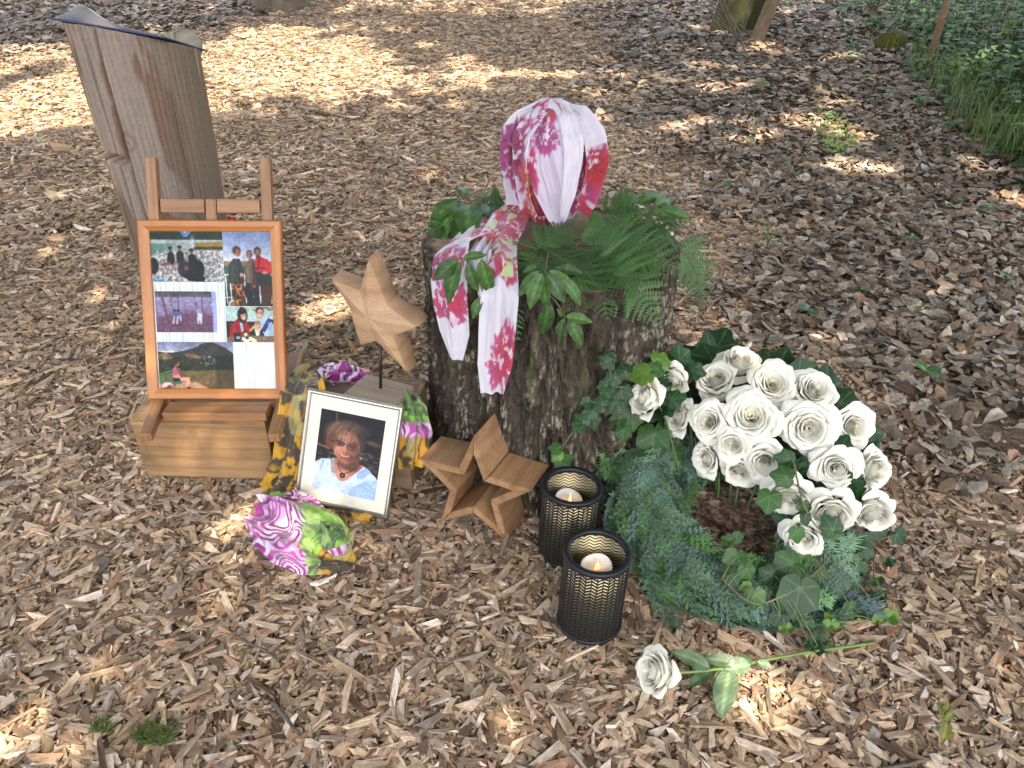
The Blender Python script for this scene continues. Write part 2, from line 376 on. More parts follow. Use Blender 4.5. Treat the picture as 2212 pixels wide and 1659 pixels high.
LEAF_PAL = np.array([(.34, .24, .165), (.44, .345, .26), (.56, .465, .37), (.20, .13, .085), (.38, .24, .145), (.54, .45, .36), (.46, .37, .285), (.28, .195, .135)])
def dead_leaves():
    Vs, Fs, Cs, n0 = [], [], [], 0
    protos = []
    for k in range(14):
        lob = k % 3 == 0
        def pf(v, lob=lob, k=k):
            w = np.sin(PI * v ** .85) ** .75
            return w * (.72 + .42 * np.abs(np.sin(v * PI * 4.2 + .3))) if lob else w
        for lod, (nu, nv) in enumerate([(5, 10), (3, 6)]):
            V, F, U, vv = leaf_grid(1.0, rng.uniform(.48, .72), nu, nv, pf, rng.uniform(-.12, .16), rng.uniform(-.3, .4), rng.uniform(0, .06), .012 if lod == 0 else 0, rng.uniform(-.25, .45), k)
            V[:, 1] -= .5; V[:, 2] += np.sin(V[:, 0] * 5 + k) * .05
            protos.append((lod, V, F, np.abs(U)))
    for i, (n, sc) in enumerate([(3200, 1.0), (12500, 1.0), (23000, 1.1), (34000, 1.35), (32000, 1.9)]):
        x, y = band_pts(i, n); L = leafness(x, y); keep = rng.random(n) < L + .006 * (y < 3.5); x, y = x[keep], y[keep]
        lod = 0 if i < 3 else 1; pr = [p for p in protos if p[0] == lod]; which = rng.integers(0, len(pr), len(x))
        for j, (_, V, F, U) in enumerate(pr):
            s = which == j; m = s.sum()
            if not m: continue
            size = rng.uniform(.042, .082, m) * sc; yaw = rng.uniform(0, 2 * PI, m); a, b = rng.normal(0, .19, m), rng.normal(0, .21, m)
            v = V[None] * size[:, None, None] * np.array([1, 1, .9])[None, None]
            X, Y, Z = v[:, :, 0], v[:, :, 1], v[:, :, 2] * np.sign(rng.uniform(-.4, 1, m))[:, None]
            c_, s_ = np.cos(a)[:, None], np.sin(a)[:, None]; Y, Z = Y * c_ - Z * s_, Y * s_ + Z * c_
            c_, s_ = np.cos(b)[:, None], np.sin(b)[:, None]; X, Z = X * c_ + Z * s_, -X * s_ + Z * c_
            c_, s_ = np.cos(yaw)[:, None], np.sin(yaw)[:, None]; X, Y = X * c_ - Y * s_, X * s_ + Y * c_
            zz = gh(x[s], y[s]) + rng.uniform(.0, .028, m) * min(sc, 1.5)
            A = np.stack([X + x[s][:, None], Y + y[s][:, None], Z + zz[:, None]], -1)
            col = LEAF_PAL[rng.integers(0, len(LEAF_PAL), m)] * rng.uniform(.36, 1.0, m)[:, None]
            col = col[:, None, :] * (1 - .22 * (U < .1))[None, :, None] * rng.uniform(.88, 1.08, (m, len(U), 1))
            Vs.append(A.reshape(-1, 3)); Cs.append(col.reshape(-1, 3)); Fs.append((np.arange(m)[:, None, None] * len(V) + F[None]).reshape(-1, 4) + n0); n0 += m * len(V)
    mt = m_col('dead_leaf', .6, .10, .35, .4, 90.0)
    o = mk('leaf_litter', np.concatenate(Vs), np.concatenate(Fs), mt, None, np.concatenate(Cs))
    tag(o, 'dry brown fallen leaves covering the forest floor', 'fallen leaves', kind='stuff')
dead_leaves()

# ------------------------------------------------------------------ sun flecks: where the crowns overhead leave gaps
# (image px of the spot in the photograph -> an ellipse on the ground; the crowns below are thinned along the sun's rays to it)
FLECKS = [(40, 235, 190, 165, 1), (20, 130, 130, 70, 1), (330, 175, 200, 70, .9), (760, 205, 150, 26, .85), (120, 420, 110, 60, .6), (60, 540, 70, 40, .6), (620, 150, 320, 84, 1), (520, 110, 150, 60, 1),
          (1050, 165, 170, 28, .95), (800, 60, 120, 22, .8), (1000, 12, 320, 22, .9), (470, 240, 80, 30, .6), (900, 235, 70, 18, .8), (640, 240, 70, 16, .8),
          (760, 285, 60, 14, .6), (1150, 250, 60, 14, .6), (1240, 120, 60, 12, .6), (700, 668, 48, 26, 1), (1640, 1490, 62, 78, 1), (45, 1590, 100, 62, .9),
          (190, 1500, 50, 30, .6), (510, 1145, 55, 34, .9), (450, 985, 150, 40, .45), (420, 640, 0, 0, 0), (1539, 67, 45, 12, 1), (1533, 146, 40, 12, 1), (1642, 112, 34, 12, 1), (1808, 141, 34, 9, 1),
          (1546, 196, 40, 13, 1), (1693, 163, 26, 10, .9), (1514, 264, 24, 13, 1), (1728, 276, 55, 20, 1), (1661, 291, 26, 9, 1), (1600, 304, 30, 10, .9),
          (1826, 288, 34, 34, 1), (1820, 362, 70, 14, 1), (1885, 381, 34, 10, .9), (2077, 371, 30, 13, .9), (2195, 442, 34, 22, 1), (1420, 288, 60, 14, .7),
          (1290, 250, 40, 14, .8), (1200, 345, 34, 12, .5), (1400, 190, 40, 10, .7), (1470, 110, 40, 10, .8), (1660, 40, 60, 14, .9), (1760, 60, 30, 10, .8),
          (2050, 200, 40, 16, .9), (1960, 60, 40, 18, .9), (2090, 80, 50, 24, .7), (2180, 200, 40, 24, .6), (1720, 10, 60, 10, .9), (340, 20, 120, 16, .5),
          (1500, 800, 40, 14, .3), (2160, 560, 60, 14, .5), (2050, 640, 24, 8, .6), (1250, 300, 34, 8, .6), (700, 400, 60, 18, .4), (430, 20, 60, 16, .7), (150, 20, 120, 14, .5)]
def flecks():
    out = []
    for px, py, rx, ry, s in FLECKS:
        if rx <= 0: continue
        c = at(px, py); x1 = at(px + rx, py); yb, yt = at(px, py + ry), at(px, max(py - ry, -150))
        out.append((c[0], c[1] * .5 + (yb[1] + yt[1]) * .25, abs(x1[0] - c[0]), max(abs(yt[1] - yb[1]) / 2, .02), s))
    return np.array(out)
_FK = flecks()
def lit(x, y, pad=.0):
    r = np.zeros_like(x); w = (fbm(x * 2.0, y * 2.0, 0, 3, 91) - .5) * 1.3
    for cx, cy, rx, ry, s in _FK:
        d = np.sqrt(((x - cx) / (rx + pad)) ** 2 + ((y - cy) / (ry + pad)) ** 2) + w * np.where(min(rx, ry) < .15, .3, 1)
        r = np.maximum(r, s * sstep(1.15, .75, d))
    far = sstep(3.2, 5, y); r = np.maximum(r, far * .8 * sstep(.70, .76, fbm(x * 1.5, y * 1.1, 0, 3, 55)))
    return r

BARK = m_col('tree_bark', .9, 0, .35, .2, 28.0, .5)
def bark_trunk(base, top, r0, r1, flare=.35, seed=0, nu=40, nv=36, col=(.13, .10, .075), moss=0.0):
    v = np.linspace(0, 1, nv) ** 1.4; a = np.arange(nu) / nu * 2 * PI; A, Vv = np.meshgrid(a, v)
    H = np.linalg.norm(np.asarray(top) - base); r = lerp(r0, r1, Vv) * (1 + flare * np.exp(-Vv * H / .35) * (1 + .5 * np.sin(A * 4 + seed)))
    n = fbm(np.cos(A) * 3.2, np.sin(A) * 3.2, Vv * H * 1.1, 4, seed); r = r * (1 + .16 * (n - .5))
    P = np.asarray(base)[None, None] + (np.asarray(top) - np.asarray(base))[None, None] * Vv[..., None]
    P = P + np.stack([r * np.cos(A), r * np.sin(A), np.zeros_like(A)], -1)
    c = np.asarray(col)[None, None] * (.55 + .9 * n[..., None])
    if moss: k = sstep(.42, .6, fbm(np.cos(A) * 2, np.sin(A) * 2, Vv * H * 2.0, 4, seed + 9) + .25 * np.exp(-Vv * H / 1.2))[..., None] * moss; c = lerp(c, np.array([.028, .031, .009])[None, None] * (.6 + .8 * n[..., None]), k)
    return P.reshape(-1, 3), gridF(nu, nv, True), c.reshape(-1, 3)

CANOPY_LEAF = m_col('crown_leaf', .5, .42, .2, .4, 8.0)
def crowns():
    """beeches outside the frame: trunk, limbs, and a crown of leaf clusters with gaps towards the flecks"""
    n = 110000; gx = rng.uniform(-11.5, 11.5, n); gy = rng.uniform(-1.2, 17.5, n); h = rng.uniform(7.5, 12.5, n)
    L = lit(gx, gy, .10); edge = 1 - sstep(7.5, 11, np.abs(gx)) * .5
    near = (gy < 4.0) & (np.abs(gx) < 4); keep = (rng.random(n) > L) & (rng.random(n) < edge) & ~((np.abs(gx) < 2.5) & (gy > -.1) & (gy < 3.9))
    x2 = rng.uniform(-2.8, 2.8, 34000); y2 = rng.uniform(-.3, 4.2, 34000); h2 = rng.uniform(4.5, 7.0, 34000)      # finer leaves over the clearing
    k2 = rng.random(len(x2)) > lit(x2, y2, .05)
    gx, gy, h = np.concatenate([gx[keep], x2[k2]]), np.concatenate([gy[keep], y2[k2]]), np.concatenate([h[keep], h2[k2]])
    fine = np.concatenate([np.zeros(keep.sum()), np.ones(k2.sum())])
    P = np.stack([gx, gy, np.zeros_like(gx)], 1) + SUND[None] * (h / SUND[2])[:, None]
    T = np.array([(-5.2, -4.5), (4.6, -5.0), (-7.6, 3.5), (7.2, 1.0), (-8.2, 9.5), (9.6, 9.0), (0.5, -9.0)])
    own = np.argmin(((P[:, None, :2] - T[None]) ** 2).sum(-1) + rng.uniform(0, 6, (len(P), len(T))), 1)
    for k, (tx, ty) in enumerate(T):
        root = thing('beech_tree', 'tall beech outside the picture whose crown shades the clearing', 'tree', (tx, ty, 0), 'beeches standing round the clearing')
        V, F, c = bark_trunk(np.array([tx, ty, -.1]), np.array([tx + rng.uniform(-.4, .4), ty, 10.5]), .30, .10, .35, k, 24, 24, (.20, .19, .17))
        sp = Soup(); sp.add(V, F, c)
        q = P[own == k]; s = fine[own == k]; m = len(q)
        for z in range(14):
            if m == 0: break
            e = q[rng.integers(0, m)]; st = np.array([tx, ty, rng.uniform(5, 9)])
            tt = np.linspace(0, 1, 7)[:, None]; V, F = tube(st + (e - st) * tt + np.array([0, 0, .6]) * np.sin(tt * PI), np.linspace(.07, .015, 7), 6); sp.add(V, F, (.18, .165, .15))
        sp.build('trunk', BARK, root, (tx, ty, 0))
        if not m: continue
        a, b, yw = rng.normal(0, .5, m), rng.normal(0, .5, m), rng.uniform(0, 2 * PI, m)
        w = np.where(s > 0, .075, .22) * rng.uniform(.75, 1.25, m); l = w * 1.5
        base = np.array([(-.0, -.5, 0), (.5, -.1, .08), (.0, .5, 0), (-.5, -.1, .08)])
        v = base[None] * np.stack([w, l, w], 1)[:, None]
        X, Y, Z = v[..., 0], v[..., 1], v[..., 2]
        c_, s_ = np.cos(a)[:, None], np.sin(a)[:, None]; Y, Z = Y * c_ - Z * s_, Y * s_ + Z * c_
        c_, s_ = np.cos(b)[:, None], np.sin(b)[:, None]; X, Z = X * c_ + Z * s_, -X * s_ + Z * c_
        c_, s_ = np.cos(yw)[:, None], np.sin(yw)[:, None]; X, Y = X * c_ - Y * s_, X * s_ + Y * c_
        A = np.stack([X, Y, Z], -1) + q[:, None]
        col = np.array([.085, .13, .03])[None] * rng.uniform(.6, 1.4, (m, 1))
        mk('crown', A.reshape(-1, 3), np.arange(m * 4).reshape(-1, 4), CANOPY_LEAF, root, np.repeat(col, 4, 0), None, False, (tx, ty, 0))
crowns()
# ------------------------------------------------------------------ wooden lectern post with folder
def aty(px, py, Y):
    a, b = px - 1106.0, 829.5 - py
    d = (a, FPX * math.cos(PITCH) + b * math.sin(PITCH), -FPX * math.sin(PITCH) + b * math.cos(PITCH)); t = Y / d[1]
    return np.array([d[0] * t, Y, CAMH + d[2] * t])

PCX, PCY = -1.155, 2.52
PA, PB = -.165, -.26
def ptop(x, y): return 1.020 + PA * (x - PCX) + PB * (y - PCY)
def lectern():
    root = thing('lectern_post', 'tall weathered log with a slanted top, standing behind the picture easel', 'wooden post', (PCX, PCY, 0))
    nu, nv = 300, 230; a = np.arange(nu) / nu * 2 * PI; A, T = np.meshgrid(a, np.linspace(-.03, 1, nv))
    r = .153 + .026 * T + .004 * np.sin(A * 3 + 1) + .003 * (fbm(np.cos(A) * 4, np.sin(A) * 4, T * 3, 3, 3) - .5)
    x, y = PCX + r * np.cos(A), PCY + r * np.sin(A); zt = ptop(x, y); z = T * zt
    def crack(deg, z0, z1, wdt, dep, wob=1.5, sd=0):
        c = np.radians(deg + wob * np.sin(z * 5 + sd) + .8 * (vnoise(z * 30, sd) - .5)); d = np.abs((A - c + PI) % (2 * PI) - PI) * r
        k = np.exp(-(d / wdt) ** 2) * sstep(z0 - .04, z0 + .04, z) * (1 - sstep(z1 - .03, z1 + .03, z)); return k * dep
    dep = crack(231, .10, 1.2, .0042, .024, 1.2) + crack(216, .33, .74, .0075, .026, 2, 2) + crack(248, .5, 1.2, .0036, .012, 1, 4) + crack(263, .2, 1.2, .0036, .014, 1.5, 1)
    dep += crack(281, .1, .6, .002, .006, 2, 6) + crack(320, .2, .9, .002, .007, 2, 7)
    zn = aty(250, 342, 2.37)[2]; zz = z + .05 * ((x - PCX) + .13)
    notch = sstep(-.006, .003, zz - zn + .012) * (1 - sstep(.012, .03, zz - zn + .012)) * sstep(math.radians(262), math.radians(248), A) * sstep(math.radians(178), math.radians(186), A)
    n = fbm(A * 2.4, z * 7, 0, 4, 8); st = fbm(A * 2.2 + 7, z * 2.6, 0, 4, 14); gr = fbm(A * 60, z * 5 + 2 * vnoise(A * 6, z * 3), 0, 3, 4)
    knot = np.hypot((A - math.radians(266)) * .17, (z - aty(365, 305, 2.36)[2]) * .7); rings = np.sin(knot * 320 + 3 * n)
    dep += .0012 * np.exp(-(knot / .03) ** 2) * rings - .0018 * (gr - .5)
    r2 = r - dep - .055 * notch; x, y = PCX + r2 * np.cos(A), PCY + r2 * np.sin(A)
    light = np.array([.40, .295, .19]); grey = np.array([.27, .215, .175]); brn = np.array([.15, .085, .05]); olive = np.array([.17, .125, .08])
    k1 = sstep(math.radians(240), math.radians(215), A)[..., None]; c = lerp(grey, light, k1)
    c = lerp(c, brn, (sstep(.495, .54, st) * .75)[..., None]); c = lerp(c, olive, sstep(math.radians(290), math.radians(325), A)[..., None] * .8)
    c = lerp(c, brn * .9, (np.exp(-(knot / .022) ** 2) * (.5 + .5 * rings) * .9)[..., None])
    c = c * (.74 + .5 * gr)[..., None] * (1 + .10 * np.sin(A * 70 + 9 * vnoise(A * 3, z * 1.6, 0, 6)))[..., None]
    c = lerp(c, np.array([.40, .22, .10]), (notch * .8)[..., None]); c = lerp(c, np.array([.07, .045, .03]), np.clip(dep / .02, 0, 1)[..., None] * .75)
    c = c * np.array([.90, .91, .94]); V = np.stack([x, y, z], -1).reshape(-1, 3); col = c.reshape(-1, 3)
    top = np.concatenate([V[-nu:], [[PCX, PCY, ptop(PCX, PCY)]]]); 
    V2 = np.concatenate([V, top]); i0 = len(V); F3 = np.array([[i0 + i, i0 + (i + 1) % nu, i0 + nu] for i in range(nu)])
    col = np.concatenate([col, np.tile([.33, .27, .2], (nu + 1, 1))])
    mk('log', V2, [gridF(nu, nv, True), F3], m_col('weathered_log', .8, 0, .18, .25, 120.0, .25), root, col, None, True, root.location)
    # round end of the stop rail at the low back corner
    q = aty(376, 92, 2.60); aa = np.linspace(0, 2 * PI, 40, endpoint=False)
    V, F = lathe([(.0, .0), (.046, .0), (.052, .006), (.052, .10), (.0, .10)], 40)
    V = V @ rotx(R_(90)).T; gcol = np.tile([.30, .27, .20], (len(V), 1)); gcol *= (.7 + .6 * fbm(V[:, 0] * 300, V[:, 2] * 40, 0, 3))[:, None]
    gcol[(np.abs(V[:, 0] - .01) < .003) & (V[:, 2] > .0)] *= .25
    mk('stop_rail', V + q + np.array([0, .10, -.022]), F, m_col('grey_wood', .85), root, gcol, None, True, root.location)
    # folder and papers on the slanted top
    nrm = np.array([-PA, -PB, 1.0]); nrm /= np.linalg.norm(nrm); M = frame(np.array([0, 1, PB]) + 0, nrm)
    ctr = np.array([PCX + .004, PCY + .005, ptop(PCX + .004, PCY + .005)]) + nrm * .006
    V, F = bev((.318, .33, .005), .0012); V = V @ M.T + ctr
    tag(mk('document_folder', V - ctr, F, m_plain('folder_blue', (.018, .030, .10), .5)), 'dark blue folder lying on the slanted top of the log post', 'folder').location = ctr
    nu, nv = 26, 22; U, Vv = np.meshgrid(np.linspace(-.150, .13, nu), np.linspace(-.160, .13, nv))
    h = .005 + .040 * np.exp(-((U + .075) / .045) ** 2) * sstep(.03, -.16, Vv) + .010 * np.exp(-((U - .0) / .06) ** 2) * sstep(.05, -.16, Vv)
    P = np.stack([U, Vv, h], -1).reshape(-1, 3); P2 = P - np.array([0, 0, .0012]); nn = len(P)
    o = mk('paper_sheets', np.concatenate([P, P2]) @ M.T, [gridF(nu, nv), gridF(nu, nv)[:, ::-1] + nn], m_col('paper_white', .7, .45, 0, .2), None, (.82, .81, .82)); o.location = ctr
    tag(o, 'white sheets with a lifted corner lying in the blue folder', 'paper')
lectern()

# ------------------------------------------------------------------ wooden box, easel, picture frame
BOXT = .205
def wooden_box():
    root = thing('wooden_box', 'low box of yellowish brown boards under the picture easel', 'box', (-.83, 1.76, 0), None, (0, 0, -.045))
    m = m_wood('box_wood', (.24, .135, .06), (.42, .265, .125), 1.0, .6, 0, 1.5, (6.0, (.13, .075, .04)))
    w, d, h, t = .365, .215, BOXT, .016
    for s in (-1, 1):
        board('front_board' if s < 0 else 'back_board', (0, s * (d / 2 - t / 2), h / 2 - .001), (w, t, h - .022), m, root, None, .0025)
        board('end_board', (s * (w / 2 - t / 2), 0, h / 2), (t - .001, d - 2 * t - .002, h - .024), m, root)
    board('top_board', (0, 0, h - .0065), (w - .001, d - .001, .013), m, root)
wooden_box()

FO = np.array([-.9798, 1.7164, .2301]); FM = rotz(.0164) @ rotx(-.4215) @ roty(.0117); FW, FH = .3726, .4735
def easel():
    root = thing('picture_easel', 'small brown wooden easel holding the framed collage on the box', 'easel', (-.80, 1.76, BOXT))
    org = np.array(root.location); m = m_wood('easel_wood', (.21, .098, .040), (.36, .19, .083), 1.2, .5, .1, 1.3)
    def loc(x, y, z): return FO + FM @ np.array([x, y, z])
    def cham(V): V = V.copy(); k = V[:, 2] > V[:, 2].max() - .004; V[k, 0] *= .72; return V
    for x in (.036, .332):
        board('upright', loc(x, .022, .305), (.035, .024, .66), m, root, FM, .002, org, cham)
    board('crossbar', loc(.1110, .020, .512), (.114, .014, .036), m, root, FM, .002, org)
    board('crossbar', loc(.2575, .020, .512), (.112, .014, .036), m, root, FM, .002, org)
    board('centre_strut', loc(.184, .024, .28), (.028, .014, .50), m, root, FM, .002, org)
    board('back_leg', loc(.184, .1, .20) + np.array([0, .03, 0]), (.026, .016, .46), m, root, rotx(.12), .002, org)
    def rnd(V): V = V.copy(); k = V[:, 1] < V[:, 1].min() + .004; V[k, 0] *= .62; V[k, 2] *= .8; return V
    for (p, q) in (((312, 935), (372, 772)), ((589, 935), (640, 758))):
        a, b = at(*p, .237), at(*q, .237); dv = b - a; L = np.linalg.norm(dv); yaw = math.atan2(-dv[0], dv[1])
        board('foot', (a + b) / 2 - np.array([0, 0, .0165]), (.044, L, .030), m, root, rotz(yaw), .003, org, rnd)
    a, b = at(352, 900, .232), at(572, 900, .232)
    board('ledge', (a + b) / 2 + np.array([0, .030, -.004]), (b[0] - a[0] + .004, .055, .024), m, root, None, .002, org)
    V, F = lathe([(.0, 0), (.0125, 0), (.014, .002), (.014, .016), (.0115, .018), (.0, .018)], 28)
    mk('knob', V + aty(500, 475, 1.985) - np.array([0, 0, .010]), F, m_plain('red_plastic', (.42, .012, .016), .35), root, None, None, True, org)
easel()

def mitred(w, h, bw, d, lip=.004, round_=.003):
    """four mitred mouldings in local x,z with the face towards -y -> list of (V,F,uv)"""
    pr = [(0, d), (0, round_), (round_, 0), (bw * .55, 0.0), (bw - .002, lip), (bw, lip + .002), (bw, d)]
    out = []
    for k in range(4):
        L = w if k % 2 == 0 else h; V = []; uv = []
        for e in (0, 1):
            for (i, y) in pr:
                s = i if e == 0 else L - i; V.append((s - L / 2, y, i)); uv.append((s + k * 3.3, i * 1.0 + k, y))
        n = len(pr); V = np.array(V); F = np.array([[i, (i + 1) % n, n + (i + 1) % n, n + i] for i in range(n)])
        ctr = np.array([w / 2, 0, h / 2]); off = h / 2 if k % 2 == 0 else w / 2
        P = V - np.array([0, 0, off]); P = P @ roty(-k * PI / 2).T + ctr; out.append((P, [F], np.array(uv)))
    return out

# --- a little painter for the pictures (printed on the photos, in each photo's own 0..1 coordinates)
class Canvas:
    def __init__(s, w, h, base=(1, 1, 1)):
        s.w, s.h = w, h; s.X, s.Y = np.meshgrid((np.arange(w) + .5) / w, (np.arange(h) + .5) / h); s.c = np.tile(np.array(base, float), (h, w, 1)); s.asp = h / w
    def put(s, m, col, a=1.0):
        col = np.asarray(col, float); s.c = s.c * (1 - m[..., None] * a) + col * m[..., None] * a
    def poly(s, pts, col, a=1.0):
        p = np.array(pts, float); ins = np.zeros(s.X.shape, bool); j = len(p) - 1
        for i in range(len(p)):
            (x1, y1), (x2, y2) = p[i], p[j]
            if y1 != y2: ins ^= ((y1 > s.Y) != (y2 > s.Y)) & (s.X < (x2 - x1) * (s.Y - y1) / (y2 - y1) + x1)
            j = i
        s.put(ins.astype(float), col, a)
    def ell(s, cx, cy, rx, ry, col, a=1.0, soft=.12, rot=0.0):
        dx, dy = s.X - cx, (s.Y - cy) * s.asp; c, q = math.cos(rot), math.sin(rot); u, v = dx * c + dy * q, -dx * q + dy * c
        s.put(1 - sstep(1 - soft, 1 + soft, np.hypot(u / rx, v / (ry * s.asp))), col, a)
    def line(s, pts, wd, col, a=1.0):
        p = np.array(pts, float) * [1, s.asp]; x, y = s.X, s.Y * s.asp; d = np.full(x.shape, 9.0)
        for i in range(len(p) - 1):
            e = p[i + 1] - p[i]; t = np.clip(((x - p[i][0]) * e[0] + (y - p[i][1]) * e[1]) / (e.dot(e) + 1e-9), 0, 1)
            d = np.minimum(d, np.hypot(x - p[i][0] - e[0] * t, y - p[i][1] - e[1] * t))
        s.put(1 - sstep(wd * .7, wd * 1.1, d), col, a)
    def vgrad(s, y0, y1, c0, c1, m=None):
        t = np.clip((s.Y - y0) / (y1 - y0), 0, 1)[..., None]; g = np.array(c0, float) * (1 - t) + np.array(c1, float) * t
        k = ((s.Y >= y0) & (s.Y < y1)).astype(float) if m is None else m
        s.c = s.c * (1 - k[..., None]) + g * k[..., None]
    def grain(s, f, amt, seed=0, y0=0, y1=1, x0=0, x1=1, stretch=1.0):
        n = fbm(s.X * f, s.Y * f * s.asp * stretch, 0, 3, seed); k = ((s.Y >= y0) & (s.Y <= y1) & (s.X >= x0) & (s.X <= x1))[..., None]
        s.c = np.where(k, s.c * (1 + (n[..., None] - .5) * 2 * amt), s.c)
    def mask(s, m, col, a=1.0): s.put(m.astype(float), col, a)
    def finish(s, k):
        """print softness and tonal mottling"""
        def b(c): p = np.pad(c, ((1, 1), (1, 1), (0, 0)), 'edge'); return (p[:-2, 1:-1] + p[2:, 1:-1] + p[1:-1, :-2] + p[1:-1, 2:] + 2 * p[1:-1, 1:-1]) / 6
        s.grain(12, .22 * k, 29); s.grain(34, .34 * k, 31); s.grain(90, .30 * k, 33); s.c = b(s.c)
    def lin(s):
        c = np.clip(s.c, 0, 1) * .92; return np.where(c <= .04045, c / 12.92, ((c + .055) / 1.055) ** 2.4)
SKIN, HAIR, DK = (.72, .50, .40), (.20, .12, .09), (.08, .08, .09)

def pic_river():
    c = Canvas(150, 102, (.55, .56, .54)); c.vgrad(0, .2, (.10, .16, .13), (.12, .18, .12)); c.poly([(.40, 0), (.58, 0), (.50, .11), (.46, .11)], (.34, .48, .70)); c.poly([(.45, 0), (.52, 0), (.49, .05)], (.6, .72, .88))
    c.grain(16, .5, 1, 0, .2); c.vgrad(.17, .42, (.62, .66, .66), (.50, .58, .58)); c.poly([(0, .25), (.35, .24), (.1, .46), (0, .48)], (.38, .50, .48)); c.poly([(.6, .22), (1, .2), (1, .34), (.62, .32)], (.52, .44, .22)); c.poly([(.58, .31), (1, .29), (1, .36), (.6, .36)], (.22, .19, .1))
    c.poly([(.0, .48), (.2, .42), (.6, .38), (1, .36), (1, 1), (0, 1)], (.60, .60, .60)); c.grain(46, .75, 3, .38, 1)
    c.ell(.58, .22, .03, .12, (.75, .82, .9), .6, .6)
    for x, y, h in ((.27, .36, .05), (.40, .34, .05), (.56, .40, .05)):
        c.poly([(x - .05, y + .28), (x - .045, y + .08), (x, y + .03), (x + .05, y + .08), (x + .06, y + .30)], (.09, .08, .09)); c.ell(x, y, .024, .05, (.45, .30, .24)); c.ell(x, y - .035, .032, .028, (.12, .09, .08))
    c.poly([(.56, .45), (.60, .45), (.68, .66), (.56, .64)], DK); c.line([(.34, .6), (.29, .72), (.27, .8)], .018, (.6, .45, .38)); c.line([(.25, .63), (.14, .66)], .02, (.5, .25, .22)); c.ell(.03, .68, .07, .16, (.10, .08, .12))
    c.ell(.45, .74, .09, .17, (.16, .15, .24)); c.ell(.58, .76, .12, .16, (.10, .12, .12)); c.ell(.66, .74, .07, .17, (.07, .07, .08)); c.poly([(.4, .86), (.55, .82), (.74, .9), (.72, 1), (.52, .98)], (.06, .06, .07)); c.ell(.48, .72, .03, .05, (.5, .25, .2)); c.poly([(.02, .96), (.16, .94), (.16, 1), (.02, 1)], (.25, .55, .75))
    return c
def pic_boat():
    c = Canvas(104, 148); c.vgrad(0, .40, (.42, .50, .66), (.74, .77, .84)); c.grain(5, .08, 4, 0, .4); c.vgrad(.39, .46, (.50, .42, .34), (.42, .36, .32)); c.vgrad(.46, 1, (.20, .30, .30), (.12, .20, .18))
    for x in (.03, .12, .42, .52, .72, .80, .95): c.line([(x, .57), (x + .02, .95)], .012, (.85, .86, .86))
    c.line([(0, .575), (1, .57)], .012, (.88, .88, .88)); c.line([(0, .88), (1, .86)], .01, (.8, .8, .8)); c.ell(.22, .97, .16, .07, (.8, .76, .7)); c.ell(.2, .98, .1, .05, (.55, .4, .28))
    c.poly([(.14, .68), (.40, .68), (.44, .86), (.42, 1), (.22, 1), (.15, .8)], (.30, .15, .10))
    m = (fbm(c.X * 26, c.Y * 34, 0, 2, 9)); pm = (c.X > .1) & (c.X < .45) & (c.Y > .69) & (np.abs(c.c[..., 0] - .30) < .02); c.mask(pm & (m > .55), (.62, .20, .12)); c.mask(pm & (m < .4), (.10, .12, .08)); c.mask(pm & (m > .62), (.62, .5, .3))
    c.poly([(.45, .66), (.52, .64), (.62, .98), (.52, .99), (.40, .82)], (.09, .11, .13)); c.poly([(.56, .64), (.7, .64), (.73, 1), (.63, 1)], (.10, .11, .13)); c.poly([(.73, .70), (.98, .70), (.96, 1), (.86, 1), (.78, .96)], (.26, .16, .11))
    c.poly([(.10, .45), (.20, .36), (.34, .36), (.41, .5), (.42, .66), (.38, .70), (.12, .69), (.09, .6)], (.14, .17, .17)); c.ell(.30, .27, .07, .065, (.62, .42, .36)); c.ell(.28, .25, .085, .06, (.30, .18, .12)); c.ell(.30, .285, .05, .045, (.64, .44, .37)); c.ell(.36, .575, .05, .025, SKIN)
    c.poly([(.46, .44), (.54, .36), (.64, .36), (.70, .5), (.68, .7), (.46, .68), (.43, .6)], (.40, .32, .28)); c.poly([(.6, .4), (.68, .42), (.70, .72), (.58, .72)], (.26, .2, .18)); c.ell(.54, .30, .065, .06, (.42, .25, .16)); c.ell(.535, .315, .048, .046, (.70, .47, .38))
    c.poly([(.66, .36), (.76, .33), (.92, .37), (1, .47), (1, .55), (.84, .57), (.68, .55), (.64, .45)], (.70, .11, .15)); c.poly([(.66, .53), (.96, .55), (.98, .71), (.68, .72)], (.13, .17, .16)); c.line([(.66, .485), (.96, .485)], .012, (.18, .08, .1)); c.ell(.71, .26, .075, .06, (.22, .16, .13)); c.ell(.715, .285, .055, .05, (.60, .40, .32)); c.ell(.72, .33, .05, .022, (.3, .2, .16)); c.ell(.85, .545, .06, .02, SKIN); c.line([(.76, .34), (.7, .5)], .01, (.2, .05, .07))
    for x, y, w in ((.30, .28, .022), (.535, .31, .02), (.715, .28, .024)):
        c.ell(x - w, y - .006, .011, .008, (.2, .12, .1), .9); c.ell(x + w, y - .006, .011, .008, (.2, .12, .1), .9); c.ell(x, y + .012, .008, .012, (.78, .56, .46), .7); c.ell(x, y + .026, .020, .006, (.42, .18, .16), .9); c.ell(x + w * 1.3, y + .005, .02, .035, (.38, .24, .2), .5, .6)
    c.poly([(.30, .36), (.34, .36), (.33, .66), (.29, .66)], (.08, .10, .10), .7); c.poly([(.14, .5), (.2, .44), (.2, .68), (.13, .68)], (.20, .24, .24), .6); c.poly([(.47, .5), (.52, .42), (.53, .68), (.47, .68)], (.50, .42, .36), .6); c.poly([(.84, .40), (.98, .46), (.98, .53), (.86, .52)], (.82, .22, .24), .6); c.ell(.62, .73, .03, .02, (.6, .3, .24))
    return c
